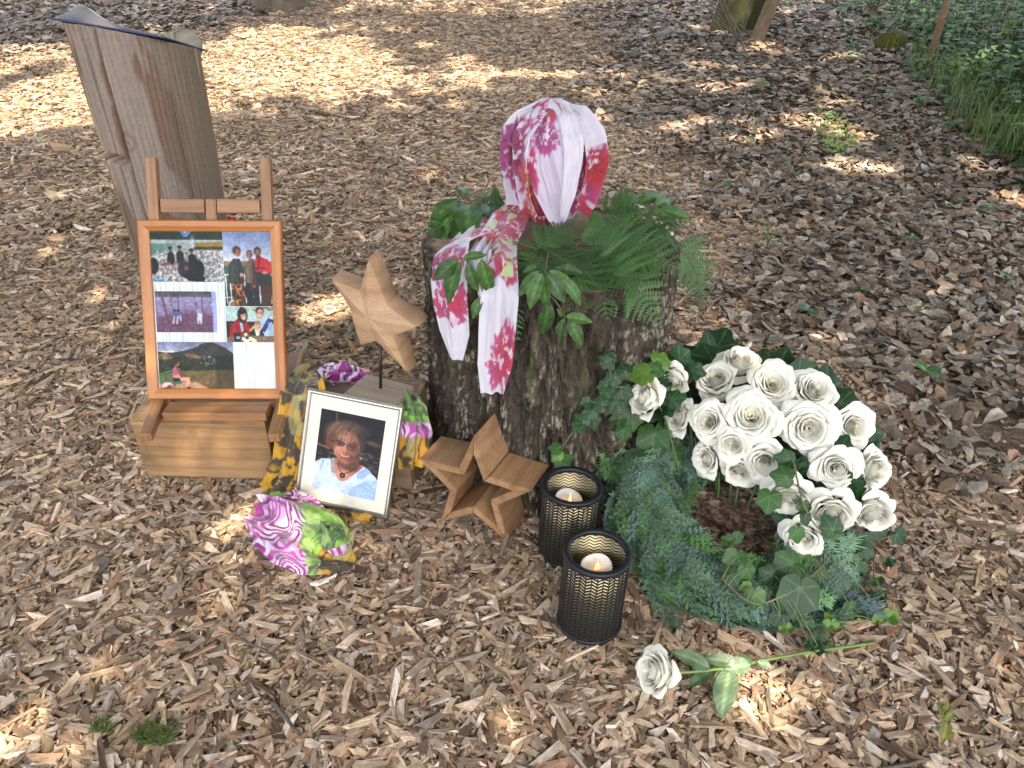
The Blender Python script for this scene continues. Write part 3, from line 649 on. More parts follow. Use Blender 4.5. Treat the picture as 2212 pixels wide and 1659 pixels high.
def pic_swing():
    c = Canvas(126, 84); c.vgrad(0, .18, (.28, .28, .30), (.34, .36, .38)); c.grain(26, .35, 2, 0, .16); c.vgrad(.14, .6, (.58, .54, .68), (.52, .44, .58)); c.vgrad(.6, 1, (.46, .34, .46), (.36, .25, .36))
    c.ell(.6, .82, .5, .34, (.40, .26, .36), .8, .3); c.grain(40, .28, 6, .14, 1); c.poly([(.08, 0), (.11, 0), (.21, .66), (.17, .66)], (.36, .30, .28))
    for x0, x1 in ((.25, .29), (.38, .38), (.64, .67), (.77, .77)): c.line([(x0, 0), (x1, .5)], .006, (.30, .26, .32))
    for x in (.31, .37): c.ell(x, .47, .025, .035, (.18, .15, .2)); c.ell(x, .56, .035, .07, (.30, .36, .58)); c.line([(x - .01, .62), (x - .03, .78)], .016, (.74, .70, .78)); 
    c.line([(.40, .6), (.41, .72)], .014, (.66, .70, .84)); c.ell(.70, .38, .022, .035, (.55, .40, .42)); c.ell(.71, .48, .042, .08, (.55, .60, .78)); c.poly([(.68, .54), (.76, .54), (.755, .78), (.725, .78), (.72, .64), (.705, .78), (.675, .78)], (.82, .82, .90)); c.ell(.34, .82, .1, .03, (.22, .15, .22), .5, .4); c.poly([(.93, 0), (1, 0), (1, 1), (.935, 1)], (.62, .66, .90))
    return c
def pic_table():
    c = Canvas(104, 72); c.vgrad(0, .42, (.62, .76, .76), (.72, .80, .78)); c.poly([(.5, 0), (.98, 0), (.97, .13), (.5, .14)], (.74, .76, .66)); c.mask((c.Y < .12) & (c.X > .55) & (fbm(c.X * 40, c.Y * 30, 0, 2, 3) > .6), (.2, .26, .2)); c.poly([(0, .4), (.6, .42), (1, .36), (1, .9), (0, .9)], (.16, .11, .10)); c.poly([(.3, 0), (.36, 0), (.36, .1), (.3, .1)], (.15, .13, .12))
    c.poly([(.05, .85), (.10, .5), (.24, .34), (.40, .36), (.49, .55), (.47, .86)], (.58, .08, .10)); c.poly([(.28, .38), (.34, .40), (.36, .7), (.31, .7)], (.66, .76, .84)); c.ell(.35, .24, .105, .22, (.12, .08, .07)); c.ell(.37, .25, .06, .13, (.82, .60, .50)); c.line([(.35, .31), (.385, .325), (.41, .30)], .007, (.92, .88, .85)); c.ell(.34, .14, .09, .07, (.12, .08, .07))
    c.poly([(.58, .9), (.60, .45), (.68, .30), (.86, .30), (.99, .5), (1, .92)], (.66, .78, .84)); c.poly([(.88, .31), (.96, .36), (.80, .72), (.72, .66)], (.18, .16, .48)); c.ell(.71, .13, .085, .15, (.16, .12, .10)); c.ell(.715, .20, .068, .14, (.76, .54, .44)); c.line([(.68, .25), (.72, .275), (.76, .245)], .008, (.92, .88, .84))
    c.poly([(.48, .78), (.55, .62), (.74, .62), (.80, .86), (.5, .88)], (.12, .1, .12)); c.poly([(.58, .62), (.72, .62), (.68, .8), (.62, .8)], (.88, .86, .82)); c.ell(.655, .53, .068, .125, (.86, .68, .58)); c.ell(.655, .44, .06, .05, (.58, .42, .32)); c.ell(.645, .59, .02, .025, (.6, .75, .92))
    for x, y, w in ((.37, .23, .024), (.715, .18, .028), (.655, .52, .026)):
        c.ell(x - w, y - .015, .012, .014, (.16, .10, .09), .9); c.ell(x + w, y - .015, .012, .014, (.16, .10, .09), .9); c.ell(x, y + .03, .010, .02, (.88, .66, .55), .7); c.ell(x + w * 1.6, y + .02, .02, .07, (.50, .32, .26), .5, .6)
    c.poly([(.10, .85), (.14, .55), (.2, .45), (.2, .86)], (.70, .14, .16), .6); c.poly([(.86, .4), (.97, .5), (.97, .9), (.88, .9)], (.56, .68, .76), .6); c.line([(.5, .66), (.56, .58)], .028, (.85, .65, .15)); c.ell(.575, .57, .03, .045, (.86, .66, .56)); c.poly([(.6, .66), (.7, .66), (.68, .72)], (.85, .65, .15))
    c.poly([(.0, .86), (.3, .8), (1, .82), (1, 1), (0, 1)], (.46, .38, .30)); c.poly([(.14, .74), (.30, .72), (.30, .98), (.16, .98)], (.13, .08, .08)); c.poly([(.2, .84), (.28, .84), (.28, .9), (.2, .9)], (.6, .7, .78)); c.poly([(.36, .66), (.42, .66), (.45, .95), (.34, .95)], (.10, .07, .07)); c.ell(.40, .78, .04, .06, (.85, .84, .7))
    for x, y, cc in ((.36, .9, (.9, .92, .95)), (.44, .96, (.9, .8, .3)), (.50, .9, (.92, .92, .86)), (.55, .93, (.92, .88, .7)), (.40, .97, (.94, .94, .96)), (.59, .96, (.92, .90, .8))): c.ell(x, y, .04, .055, cc)
    c.ell(.77, .88, .03, .03, SKIN); return c
def pic_bench():
    c = Canvas(156, 98); c.vgrad(0, .2, (.46, .50, .64), (.66, .66, .74)); c.grain(7, .2, 5, 0, .2)
    ridge = .14 + .05 * np.sin(c.X * 6 + 1.2) + .05 * np.abs(np.sin(c.X * 4.4 + .2)) * (c.X < .55) - .10 * np.exp(-((c.X - .72) / .16) ** 2) + .06 * (c.X > .9) * (c.X - .9) * 10 + .01 * fbm(c.X * 30, 0, 0, 2)
    c.mask(c.Y > ridge, (.20, .19, .19)); c.grain(14, .3, 8, .1, .4); c.poly([(.02, .27), (.12, .22), (.2, .36), (.02, .38)], (.52, .42, .26)); c.poly([(.34, .27), (.46, .24), (.6, .34), (.42, .36)], (.46, .37, .24)); c.mask(c.Y > .36 + .05 * np.sin(c.X * 17) * (c.X < .6) - .04 * (c.X > .7), (.14, .17, .10)); c.grain(22, .55, 9, .3, .65)
    c.mask((c.Y > .3) & (c.Y < .5) & (c.X > .55) & (fbm(c.X * 60, c.Y * 40, 0, 2, 4) > .72), (.7, .7, .66)); c.mask((c.X > .76) & (c.Y > .3) & (c.Y < .62), (.08, .085, .08), .75); c.poly([(0, .72), (.3, .62), (.95, .60), (1, .62), (1, 1), (0, 1)], (.40, .32, .20)); c.grain(34, .28, 7, .64, 1)
    for x in np.linspace(.33, .88, 12): c.ell(x, .655 - .02 * math.sin(x * 9), .035, .035, (.40, .37, .16), .9)
    c.poly([(.3, .84), (.5, .86), (.66, 1), (0, 1), (0, .9)], (.70, .54, .42)); c.mask((c.X > .76) & (c.Y > .55), (.14, .11, .07), .35)
    for i in range(4): c.line([(.0, .70 + i * .06), (.17, .62 + i * .06)], .012, (.30, .48, .28))
    c.line([(.18, .9), (.29, .86)], .02, (.26, .42, .24)); c.line([(.2, .98), (.2, .9)], .01, (.2, .3, .2)); c.ell(.11, .94, .07, .08, (.86, .76, .76)); c.ell(.14, .97, .04, .05, (.6, .2, .3)); c.ell(.1, .99, .05, .02, (.2, .12, .1))
    c.poly([(.18, .78), (.18, .58), (.23, .52), (.28, .58), (.30, .74), (.28, .80)], (.72, .40, .46)); c.poly([(.18, .78), (.30, .76), (.32, .84), (.19, .85)], (.12, .10, .11)); c.ell(.245, .46, .035, .055, (.62, .42, .34)); c.ell(.228, .43, .034, .055, (.24, .12, .09)); c.line([(.21, .74), (.31, .75)], .02, (.80, .58, .48)); c.line([(.30, .80), (.39, .79), (.37, .96)], .026, (.86, .64, .52)); c.ell(.39, .98, .03, .02, (.1, .08, .08)); c.line([(.24, .54), (.29, .72)], .006, (.12, .1, .1)); c.ell(.305, .74, .015, .02, (.1, .1, .1))
    return c
def pic_portrait():
    c = Canvas(150, 196); c.vgrad(0, .55, (.07, .06, .11), (.10, .085, .10)); c.vgrad(.5, 1, (.13, .11, .12), (.16, .13, .12))
    n = fbm(c.X * 14, c.Y * 40, 0, 3, 5); c.mask((c.Y > .42) & (n > .56), (.27, .23, .21), .6); c.mask((c.Y > .42) & (n > .66), (.44, .40, .36), .5)
    c.line([(.25, .03), (.27, .2)], .018, (.30, .25, .23)); c.ell(.25, .17, .022, .028, (.62, .55, .52)); c.line([(.15, .28), (.21, .34)], .026, (.55, .50, .48)); c.line([(.0, .44), (.2, .47)], .014, (.55, .34, .24)); c.ell(.86, .31, .12, .03, (.50, .38, .28), .6, .5, .12); c.ell(.68, .19, .10, .07, (.16, .15, .2), .8, .5)
    c.X, c.Y = .864 * c.X + .133, 1.04 * c.Y + .066          # head and shoulders fill the print
    # shirt, neck
    c.poly([(0, .90), (.05, .82), (.22, .70), (.34, .68), (.80, .70), (.96, .80), (1, .84), (1, 1.2), (0, 1.2)], (.80, .86, .97))
    c.poly([(.36, .66), (.40, .84), (.50, .94), (.57, .93), (.70, .80), (.80, .69)], (.74, .48, .42)); c.poly([(.34, .68), (.39, .66), (.41, .85), (.37, .86)], (.62, .60, .60)); c.poly([(.72, .80), (.82, .70), (.90, .75), (.80, .86), (.72, .87)], (.62, .72, .88)); c.ell(.58, .70, .15, .085, (.46, .29, .24), 1, .3); c.ell(.64, .72, .09, .07, (.36, .22, .19), .8, .5); c.ell(.52, .86, .10, .06, (.82, .58, .51), .8, .5)
    c.poly([(.60, 1.2), (.66, 1), (.82, .88), (1, .84), (1, 1.2)], (.66, .76, .92)); c.line([(.80, .90), (.97, .96)], .008, (.52, .62, .8)); c.line([(.78, .95), (.95, 1)], .008, (.52, .62, .8)); c.line([(.1, .82), (.13, .98)], .006, (.6, .68, .84)); c.line([(.24, .72), (.22, .86)], .012, (.66, .72, .88))
    # hair and face
    c.ell(.51, .37, .255, .215, (.24, .165, .14), 1, .10, .15); c.ell(.36, .40, .14, .15, (.36, .24, .17), .9, .4); c.ell(.42, .27, .17, .08, (.50, .39, .31), .8, .6, -.3); c.ell(.315, .46, .07, .09, (.42, .25, .17), 1, .3); c.ell(.63, .25, .16, .07, (.26, .21, .21), .8, .6, .3); c.ell(.71, .36, .07, .13, (.16, .13, .14), .9, .4)
    c.ell(.53, .49, .172, .195, (.63, .41, .335), 1, .08, .10); c.ell(.54, .61, .125, .10, (.60, .38, .31), 1, .14, .1); c.ell(.66, .50, .085, .17, (.42, .27, .225), .75, .8); c.ell(.61, .645, .09, .06, (.42, .26, .215), .6, .8)
    c.ell(.445, .50, .065, .11, (.85, .60, .50), .75, .8); c.ell(.50, .385, .11, .045, (.76, .53, .43), .85, .8); c.ell(.43, .575, .05, .045, (.84, .56, .47), .75, .8); c.ell(.60, .56, .05, .04, (.58, .37, .31), .7, .8); c.ell(.53, .69, .05, .025, (.70, .46, .38), .7, .8)
    for i in range(44): x = .30 + i * .0085; k = i * 1.7; c.line([(x + .06, .21 + .03 * math.sin(k)), (x - .01 + .02 * math.sin(k * 1.3), .31 + .03 * math.sin(k * 2.1)), (x - .035 + .03 * math.sin(k), .385 + .05 * abs(math.sin(k * .7)))], .0035, ((.66, .50, .38) if i % 3 == 0 else (.20, .14, .12) if i % 3 == 1 else (.46, .31, .22)), .5)
    for i in range(14): k = i * 2.3; c.line([(.30 + .01 * i, .36), (.285 + .006 * i, .46 + .02 * math.sin(k)), (.31 + .006 * i, .54 + .01 * math.sin(k))], .0035, (.58, .39, .28) if i % 2 else (.24, .15, .11), .5)
    # thin rimmed glasses with faintly tinted lenses, brows, nose, smile
    for x, y in ((.425, .462), (.605, .487)):
        c.ell(x, y, .078, .040, (.12, .09, .10), .95, .05, .1); c.ell(x, y + .001, .071, .034, (.50, .32, .27), .9, .2, .1); c.ell(x, y + .004, .030, .012, (.16, .10, .10), .9, .5, .1); c.ell(x, y - .016, .06, .012, (.30, .19, .17), .7, .6, .1); c.ell(x - .03, y + .012, .02, .008, (.70, .52, .46), .6, .6)
    c.line([(.50, .462), (.53, .468)], .006, (.4, .38, .38)); c.line([(.345, .455), (.30, .44)], .005, (.1, .08, .1)); c.line([(.37, .415), (.43, .402), (.49, .415)], .007, (.30, .19, .15), .8); c.line([(.56, .432), (.62, .428), (.67, .448)], .007, (.22, .14, .12), .8)
    c.line([(.515, .48), (.50, .545)], .016, (.84, .60, .50), .6); c.ell(.508, .553, .030, .020, (.80, .55, .46), .9, .5); c.ell(.495, .568, .010, .006, (.35, .18, .15), .8); c.ell(.53, .570, .010, .006, (.35, .18, .15), .8)
    c.line([(.45, .602), (.475, .618), (.515, .626), (.56, .619), (.585, .604)], .012, (.55, .24, .22), .95); c.line([(.465, .606), (.49, .615), (.515, .618), (.545, .614), (.57, .606)], .0075, (.86, .80, .75), 1); c.line([(.455, .632), (.52, .652), (.58, .634)], .008, (.66, .34, .31), .8)
    c.line([(.415, .565), (.405, .60), (.42, .63)], .006, (.50, .30, .24), .7); c.line([(.60, .575), (.625, .61), (.61, .645)], .006, (.30, .18, .15), .7)
    c.line([(.44, .72), (.47, .78), (.52, .845), (.62, .80), (.68, .74)], .005, (.10, .07, .07)); c.ell(.525, .865, .038, .032, (.14, .09, .08)); c.ell(.525, .865, .014, .012, (.6, .5, .45)); c.ell(.74, .60, .012, .01, (.85, .82, .8)); c.X, c.Y = (c.X - .133) / .864, (c.Y - .066) / 1.04; c.grain(60, .08, 3)
    return c

PRINT = m_col('photo_print', .45, 0, 0, .15)
GLASS = m_glass('picture_glass')
def picture(cv, name, x0, z1, w, h, M, O, parent, label, y):
    """cv as a printed rectangle: left x0, top z1, in the frame's local x,z at depth y"""
    cv.finish(.5 if h < .2 else .3)
    U, V = np.meshgrid(np.linspace(0, 1, cv.w), np.linspace(0, 1, cv.h))
    P = np.stack([x0 + U * w, np.full_like(U, y), z1 - V * h], -1).reshape(-1, 3) @ M.T + O
    o = mk(name, P, gridF(cv.w, cv.h)[:, ::-1], PRINT, parent, cv.lin().reshape(-1, 3), None, False, parent.location); o['label'] = label; return o

def collage():
    root = thing('framed_collage', 'orange brown wooden frame holding five colour photos on the easel', 'picture frame', FO + FM @ np.array([FW / 2, 0, 0]))
    m = m_wood('pine_frame', (.34, .115, .020), (.50, .205, .042), 1.3, .4, .25, .8); b = .029
    for V, F, uv in mitred(FW, FH, b, .020): mk('moulding', (V - np.array([0, .010, 0])) @ FM.T + FO, F, m, root, None, uv, False, root.location)
    # cream ribbed card
    m2, t, bs = newmat('ribbed_card'); u = attr(t, 'uvp').outputs['Vector']; n = noise(t, vmul(t, u, (330, 9, 1)), 1.0, 2, .5, .4)
    t.links.new(ramp(t, n, [(.38, (.46, .50, .48)), (.55, (.70, .73, .68))]), bs.inputs['Base Color']); bs.inputs['Roughness'].default_value = .8
    w, h = FW - 2 * b, FH - 2 * b; P = np.array([(b - .003, 0, b - .003), (FW - b + .003, 0, b - .003), (FW - b + .003, 0, FH - b + .003), (b - .003, 0, FH - b + .003)]) 
    V = np.concatenate([P, P + np.array([0, .006, 0])]); F = np.array([(0, 1, 2, 3), (7, 6, 5, 4), (0, 4, 5, 1), (1, 5, 6, 2), (2, 6, 7, 3), (3, 7, 4, 0)])
    mk('backing_card', V @ FM.T + FO, F, m2, root, None, np.concatenate([P[:, [0, 2, 1]]] * 2), False, root.location)
    def pic(f, u0, v0, u1, v1, label): picture(f(), 'photo', b + u0 * w, FH - b - v0 * h, (u1 - u0) * w, (v1 - v0) * h, FM, FO, root, label, -.0012)
    pic(pic_river, .0, .0, .598, .315, 'photo of hikers resting with rucksacks on a stony river bank')
    pic(pic_boat, .60, .0, 1.0, .468, 'photo of three people standing at a white railing')
    pic(pic_swing, .012, .375, .52, .636, 'faded purple photo of people on two swings')
    pic(pic_table, .598, .472, 1.0, .698, 'photo of a couple with a baby at a table')
    pic(pic_bench, .008, .698, .645, 1.0, 'photo of a person on a green bench before dark hills')
    P = np.array([(b + .0, -.0045, b), (FW - b, -.0045, b), (FW - b, -.0045, FH - b), (b, -.0045, FH - b)])
    mk('glass', P @ FM.T + FO, np.array([(0, 1, 2, 3)]), GLASS, root, None, None, False, root.location)
collage()

def star_group():
    cm = m_wood('crate_wood', (.19, .125, .075), (.31, .215, .135), .9, .75, 0, 1.0)
    root = thing('wooden_crate', 'brown wooden crate behind the silver portrait frame, carrying the star sculpture', 'crate', (-.41, 1.735, 0), None, (0, 0, -.16))
    w, d, h, t = .31, .20, .228, .015
    for s in (-1, 1):
        board('side_board', (0, s * (d / 2 - t / 2), h / 2), (w, t, h - .002), cm, root)
        board('end_board', (s * (w / 2 - t / 2), 0, h / 2 + .0005), (t, d - 2 * t - .001, h), cm, root)
    board('lid', (0, 0, h - .012), (w - 2 * t - .001, d - 2 * t - .001, .012), cm, root)
    bc = at(822, 838, .275); root = thing('star_sculpture', 'pale carved wooden star on a thin black rod and a square block', 'sculpture', (bc[0], bc[1], .229))
    org = np.array(root.location); gm = m_wood('grey_block', (.25, .19, .14), (.38, .31, .235), 1.1, .8, 0, .8)
    board('base', (bc[0] - .005, bc[1] - .01, .2525), (.150, .118, .045), gm, root, rotz(-.42), .004, org)
    sc = aty(815, 657, bc[1]); V, F = tube([(bc[0], bc[1], .27), aty(822, 735, bc[1])], .0042, 10); mk('rod', V, F, m_plain('black_rod', (.015, .015, .016), .45), root, None, None, True, org)
    O = np.array([(.008, .158), (.050, .022), (.140, -.030), (.064, -.072), (.094, -.190), (.004, -.098), (-.050, -.125), (-.066, -.004), (-.118, .078), (-.030, .058)])   # tip, notch, tip ...
    c2 = np.array([-.002, -.014]); ne = 8; n = 10 * ne; P = []
    for i in range(10):
        a_, b_ = O[i], O[(i + 1) % 10]
        for q in range(ne): P.append(lerp(a_, b_, q / ne))
    P = np.array(P); P = (np.roll(P, 1, 0) + P * 6 + np.roll(P, -1, 0)) / 8
    P = c2 + (P - c2) * .90; rad = np.linalg.norm(P - c2, axis=1); fs = [.93, .78, .6, .42, .27, .15, .06, .018, .0]; rows = []
    for sd in (-1, 1):
        k = []
        for f in (fs if sd < 0 else fs[::-1]):
            edge = .027 + .010 * vnoise(np.arange(n) * .13, 3.0, 0, 5); y = edge + (.054 - edge) * f ** .85 - .010 * np.exp(-(f / .03) ** 2)
            y = y + .0030 * (vnoise(P[:, 0] * (1 - f) * 70, P[:, 1] * (1 - f) * 150, sd, 7) - .5); q = lerp(P, c2, f); k.append(np.stack([q[:, 0], sd * y, q[:, 1]], 1))
        rows += k
    V = np.concatenate([np.concatenate(rows), [(c2[0], -.052, c2[1]), (c2[0], .052, c2[1])]]); nr = len(rows)
    Fq = gridF(n, nr, True); Ft = np.array([[(i + 1) % n, i, n * nr] for i in range(n)] + [[(nr - 1) * n + i, (nr - 1) * n + (i + 1) % n, n * nr + 1] for i in range(n)])
    V = V @ rotz(-.30).T
    mk('star', V + sc - org, [Fq, Ft], m_wood('carved_star', (.34, .20, .105), (.50, .335, .205), .8, .65, 0, 1.1), root, None, V[:, [0, 2, 1]] @ roty(.3).T, True, None, True, R_(24))
star_group()

def plank_star():
    """hollow five-pointed star of ten short planks standing on two points"""
    root = thing('wooden_star', 'hollow star of thick brown planks standing on the chips before the stump', 'star decoration', (-.098, 1.447, 0), None, (R_(-3), 0, -.418))
    m = m_wood('star_planks', (.235, .125, .06), (.40, .235, .12), 1.0, .55, .1, 1.0, (9.0, (.16, .085, .045)))
    R, r, t, dp = .162, .070, .024, .118; c = np.array([0, .130])
    def P(k, rad): a = PI / 2 + k * PI / 5; return c + rad * np.array([math.cos(a), math.sin(a)])
    for k in range(5):
        arm = None
        for s in (-1, 1):
            A, B = P(2 * k, R), P(2 * k + s, r); Ai = P(2 * k, R - t * 2.15); Bi = P(2 * k + s, r - t * .95)
            q = [A, B, Bi, Ai]; q = [np.array([x + .0006 * s, y]) for x, y in q]; mid = sum(q) / 4; q = [mid + (x - mid) * .994 for x in q]
            V = np.array([(x, y0, z) for y0 in (-.0 , dp) for x, z in q]); e = (B - A) / np.linalg.norm(B - A)
            if k == 0: V[4:, 1] += .004
            F = np.array([(0, 1, 2, 3), (7, 6, 5, 4), (0, 4, 5, 1), (1, 5, 6, 2), (2, 6, 7, 3), (3, 7, 4, 0)])
            bm = bmesh.new(); vs_ = [bm.verts.new(v) for v in V]; [bm.faces.new([vs_[i] for i in f]) for f in F]; bmesh.ops.recalc_face_normals(bm, faces=bm.faces)
            bmesh.ops.bevel(bm, geom=list(bm.edges), offset=.0018, segments=2, affect='EDGES'); bm.verts.index_update()
            V = np.array([v.co[:] for v in bm.verts]); D = {}
            for f in bm.faces: D.setdefault(len(f.verts), []).append([v.index for v in f.verts])
            bm.free(); off = rng.uniform(-3, 3, 3)
            uv = np.stack([V[:, 1], V[:, 0] * e[0] + V[:, 2] * e[1], V[:, 0] * -e[1] + V[:, 2] * e[0]], 1) + off
            mk('plank', V, [np.array(x) for x in D.values()], m, root, None, uv, False)
plank_star()

def portrait():
    O = np.array([-.574, 1.5425, .0283]); M = rotz(-.1623) @ rotx(-.4042) @ roty(.1032); w, h, b = .2565, .3007, .011
    root = thing('framed_portrait', 'thin silver frame with a portrait of a smiling person in glasses', 'picture frame', O + M @ np.array([w / 2, 0, 0]))
    mm, t, bs = newmat('silver_frame'); bs.inputs['Base Color'].default_value = (.52, .50, .47, 1); bs.inputs['Metallic'].default_value = 1; bs.inputs['Roughness'].default_value = .28
    n = noise(t, vmul(t, attr(t, 'uvp').outputs['Vector'], (20, 900, 900)), 1.0, 2); bump(t, bs, n, .15, .0005)
    for V, F, uv in mitred(w, h, b, .016, .002, .003): mk('moulding', (V - np.array([0, .006, 0])) @ M.T + O, F, mm, root, None, uv, False, root.location)
    P = np.array([(b - .002, 0, b - .002), (w - b + .002, 0, b - .002), (w - b + .002, 0, h - b + .002), (b - .002, 0, h - b + .002)]); V = np.concatenate([P, P + np.array([0, .006, 0])])
    F = np.array([(0, 1, 2, 3), (7, 6, 5, 4), (0, 4, 5, 1), (1, 5, 6, 2), (2, 6, 7, 3), (3, 7, 4, 0)])
    mk('mat_board', V @ M.T + O, F, m_plain('mat_cream', (.70, .68, .56), .7), root, None, None, False, root.location)
    picture(pic_portrait(), 'photo', .042, h - .044, .173, .216, M, O, root, 'portrait of a smiling person with short hair, glasses and a white top', -.0012)
    P = np.array([(b, -.0032, b), (w - b, -.0032, b), (w - b, -.0032, h - b), (b, -.0032, h - b)])
    mk('glass', P @ M.T + O, np.array([(0, 1, 2, 3)]), GLASS, root, None, None, False, root.location)
portrait()
# ------------------------------------------------------------------ tree stump
SX, SY, SH, SR = .10, 1.865, .615, .312
def stump():
    root = thing('tree_stump', 'broad dark oak stump with deeply furrowed bark, carrying the wrapped urn', 'tree stump', (SX, SY, 0))
    nu, nv = 640, 190; a = np.arange(nu) / nu * 2 * PI; v = np.linspace(-.04, 1, nv); A, T = np.meshgrid(a, v); z = T * SH
    r = SR + .030 * np.exp(-np.clip(z, 0, 1) / .13) * (1 + .5 * np.sin(A * 3 + .6) + .3 * np.sin(A * 7)) + .006 * np.sin(A * 2 + 2) + .004 * np.sin(A * 5)
    cx, cy = np.cos(A), np.sin(A); wob = (fbm(cx * 3, cy * 3, z * 6, 3, 2) - .5) * 1.5
    f1 = fbm(cx * 21 + wob, cy * 21 + wob, z * 14.0, 4, 31); ridge = 1 - np.abs(2 * f1 - 1) * 2.2
    f2 = fbm(cx * 55 + wob * 2, cy * 55, z * 40, 3, 37); plate = sstep(.30, .62, f1)
    r2 = r + .027 * (plate - .6) + .020 * (f2 - .5) + .009 * ridge; cutz = 1 - .022 * sstep(.985, 1.0, T)
    V = np.stack([SX + r2 * cx, SY + r2 * cy, z], -1).reshape(-1, 3)
    tone = fbm(cx * 9, cy * 9, z * 5, 3, 41)[..., None]; fine = fbm(cx * 90, cy * 90, z * 60, 3, 44)
    c = lerp(np.array([.030, .023, .018]), np.array([.075, .060, .047]), np.clip(tone * 1.5 - .25, 0, 1)) * (.30 + 1.5 * fine[..., None])
    patch = sstep(.42, .58, fbm(cx * 3.5 + 4, cy * 3.5, z * 2.2, 3, 51)); lich = sstep(.56, .66, fine) * sstep(.45, .6, f1) * patch
    c = lerp(c, np.array([.30, .275, .21]), (lich * .9)[..., None]); moss = sstep(.60, .72, fbm(cx * 6, cy * 6, z * 5, 3, 61)) * .35
    c = lerp(c, np.array([.13, .13, .06]), moss[..., None])
    mk('bark', V, gridF(nu, nv, True), m_col('stump_bark', .9, 0, .35, .2, 160.0, .6), root, c.reshape(-1, 3), None, True, root.location)
    # cut top
    nr = 24; rr = np.linspace(0, 1, nr)[:, None] * (r2[-1] - .001)[None, ::4]; aa = a[::4]
    P = np.stack([SX + rr * np.cos(aa), SY + rr * np.sin(aa), SH - .004 + .004 * fbm(rr * 60, aa[None] * 3 + 0 * rr, 0, 3)], -1)
    ring = .5 + .5 * np.sin(rr * 520 + 4 * fbm(rr * 8, aa[None] * 2 + 0 * rr, 0, 3)); n = fbm(P[..., 0] * 14, P[..., 1] * 14, 0, 4, 3)
    c = np.array([.30, .215, .14]) * (.55 + .25 * ring + .6 * n - .1)[..., None]; c[-2:] = [.10, .07, .05]
    mk('cut_top', P.reshape(-1, 3), gridF(len(aa), nr, True), m_col('cut_wood', .85, 0, .3, .2, 80.0, .3), root, c.reshape(-1, 3), None, True, root.location)
stump()

# ------------------------------------------------------------------ urn wrapped in a flowered scarf
LIL, RED, DRED, MAG, PUR, GRN, ORG = [np.array(c) for c in ((.80, .78, .88), (.48, .012, .022), (.22, .008, .022), (.42, .045, .19), (.27, .075, .26), (.50, .70, .34), (.62, .22, .06))]
CLOTH_W = np.array([.66, .635, .715])
def petals(u, v, col, flowers):
    """print jagged feathery flowers (u, v in metres on the cloth): (cu, cv, radius, hue a, hue b, elong)"""
    for k, (cu, cv, R, ca, cb, el) in enumerate(flowers):
        du, dv = u - cu, (v - cv) / el; d = np.hypot(du, dv) + 1e-6; an = np.arctan2(dv, du)
        n1 = vnoise(np.cos(an) * 7 + k * 3, np.sin(an) * 7, d * 16, k); n2 = fbm(an * 9 + k, d * 40, 0, 3, k + 5); n3 = fbm(u * 130, v * 60, k, 2, k + 3)
        m = sstep(R * (.62 + .55 * n1) + .004, R * (.62 + .55 * n1) - .003, d)
        c = lerp(np.array(ca), np.array(cb), sstep(.42, .6, n2)[..., None]); c = lerp(c, LIL, (sstep(.62, .69, n3) * .75)[..., None]); c = lerp(c, DRED, (sstep(.58, .66, n2) * .6)[..., None])
        edge = sstep(R * .35, R * .95, d)[..., None] * .35; c = lerp(c, np.array([.48, .13, .36]), edge)
        col = lerp(col, c, m[..., None] * .95)
    return col
def flecksprint(u, v, col, dens=.62, seed=3):
    n = fbm(u * 70, v * 28, 0, 2, seed); m = sstep(dens, dens + .03, n); g = vnoise(u * 30, v * 30, 0, seed + 1)
    return lerp(col, np.where((g > .55)[..., None], RED, GRN), m[..., None] * .8)
SCARF = None
def cloth_mat(name):
    m = m_col(name, .75, .22, 0, .25, 60, 0, .3); t = m.node_tree; b = t.nodes['Principled BSDF']
    w = noise(t, geo(t), 900.0, 2, .5); bump(t, b, w, .12, .0008); return m
UX, UY, UR = .098, 2.005, .116
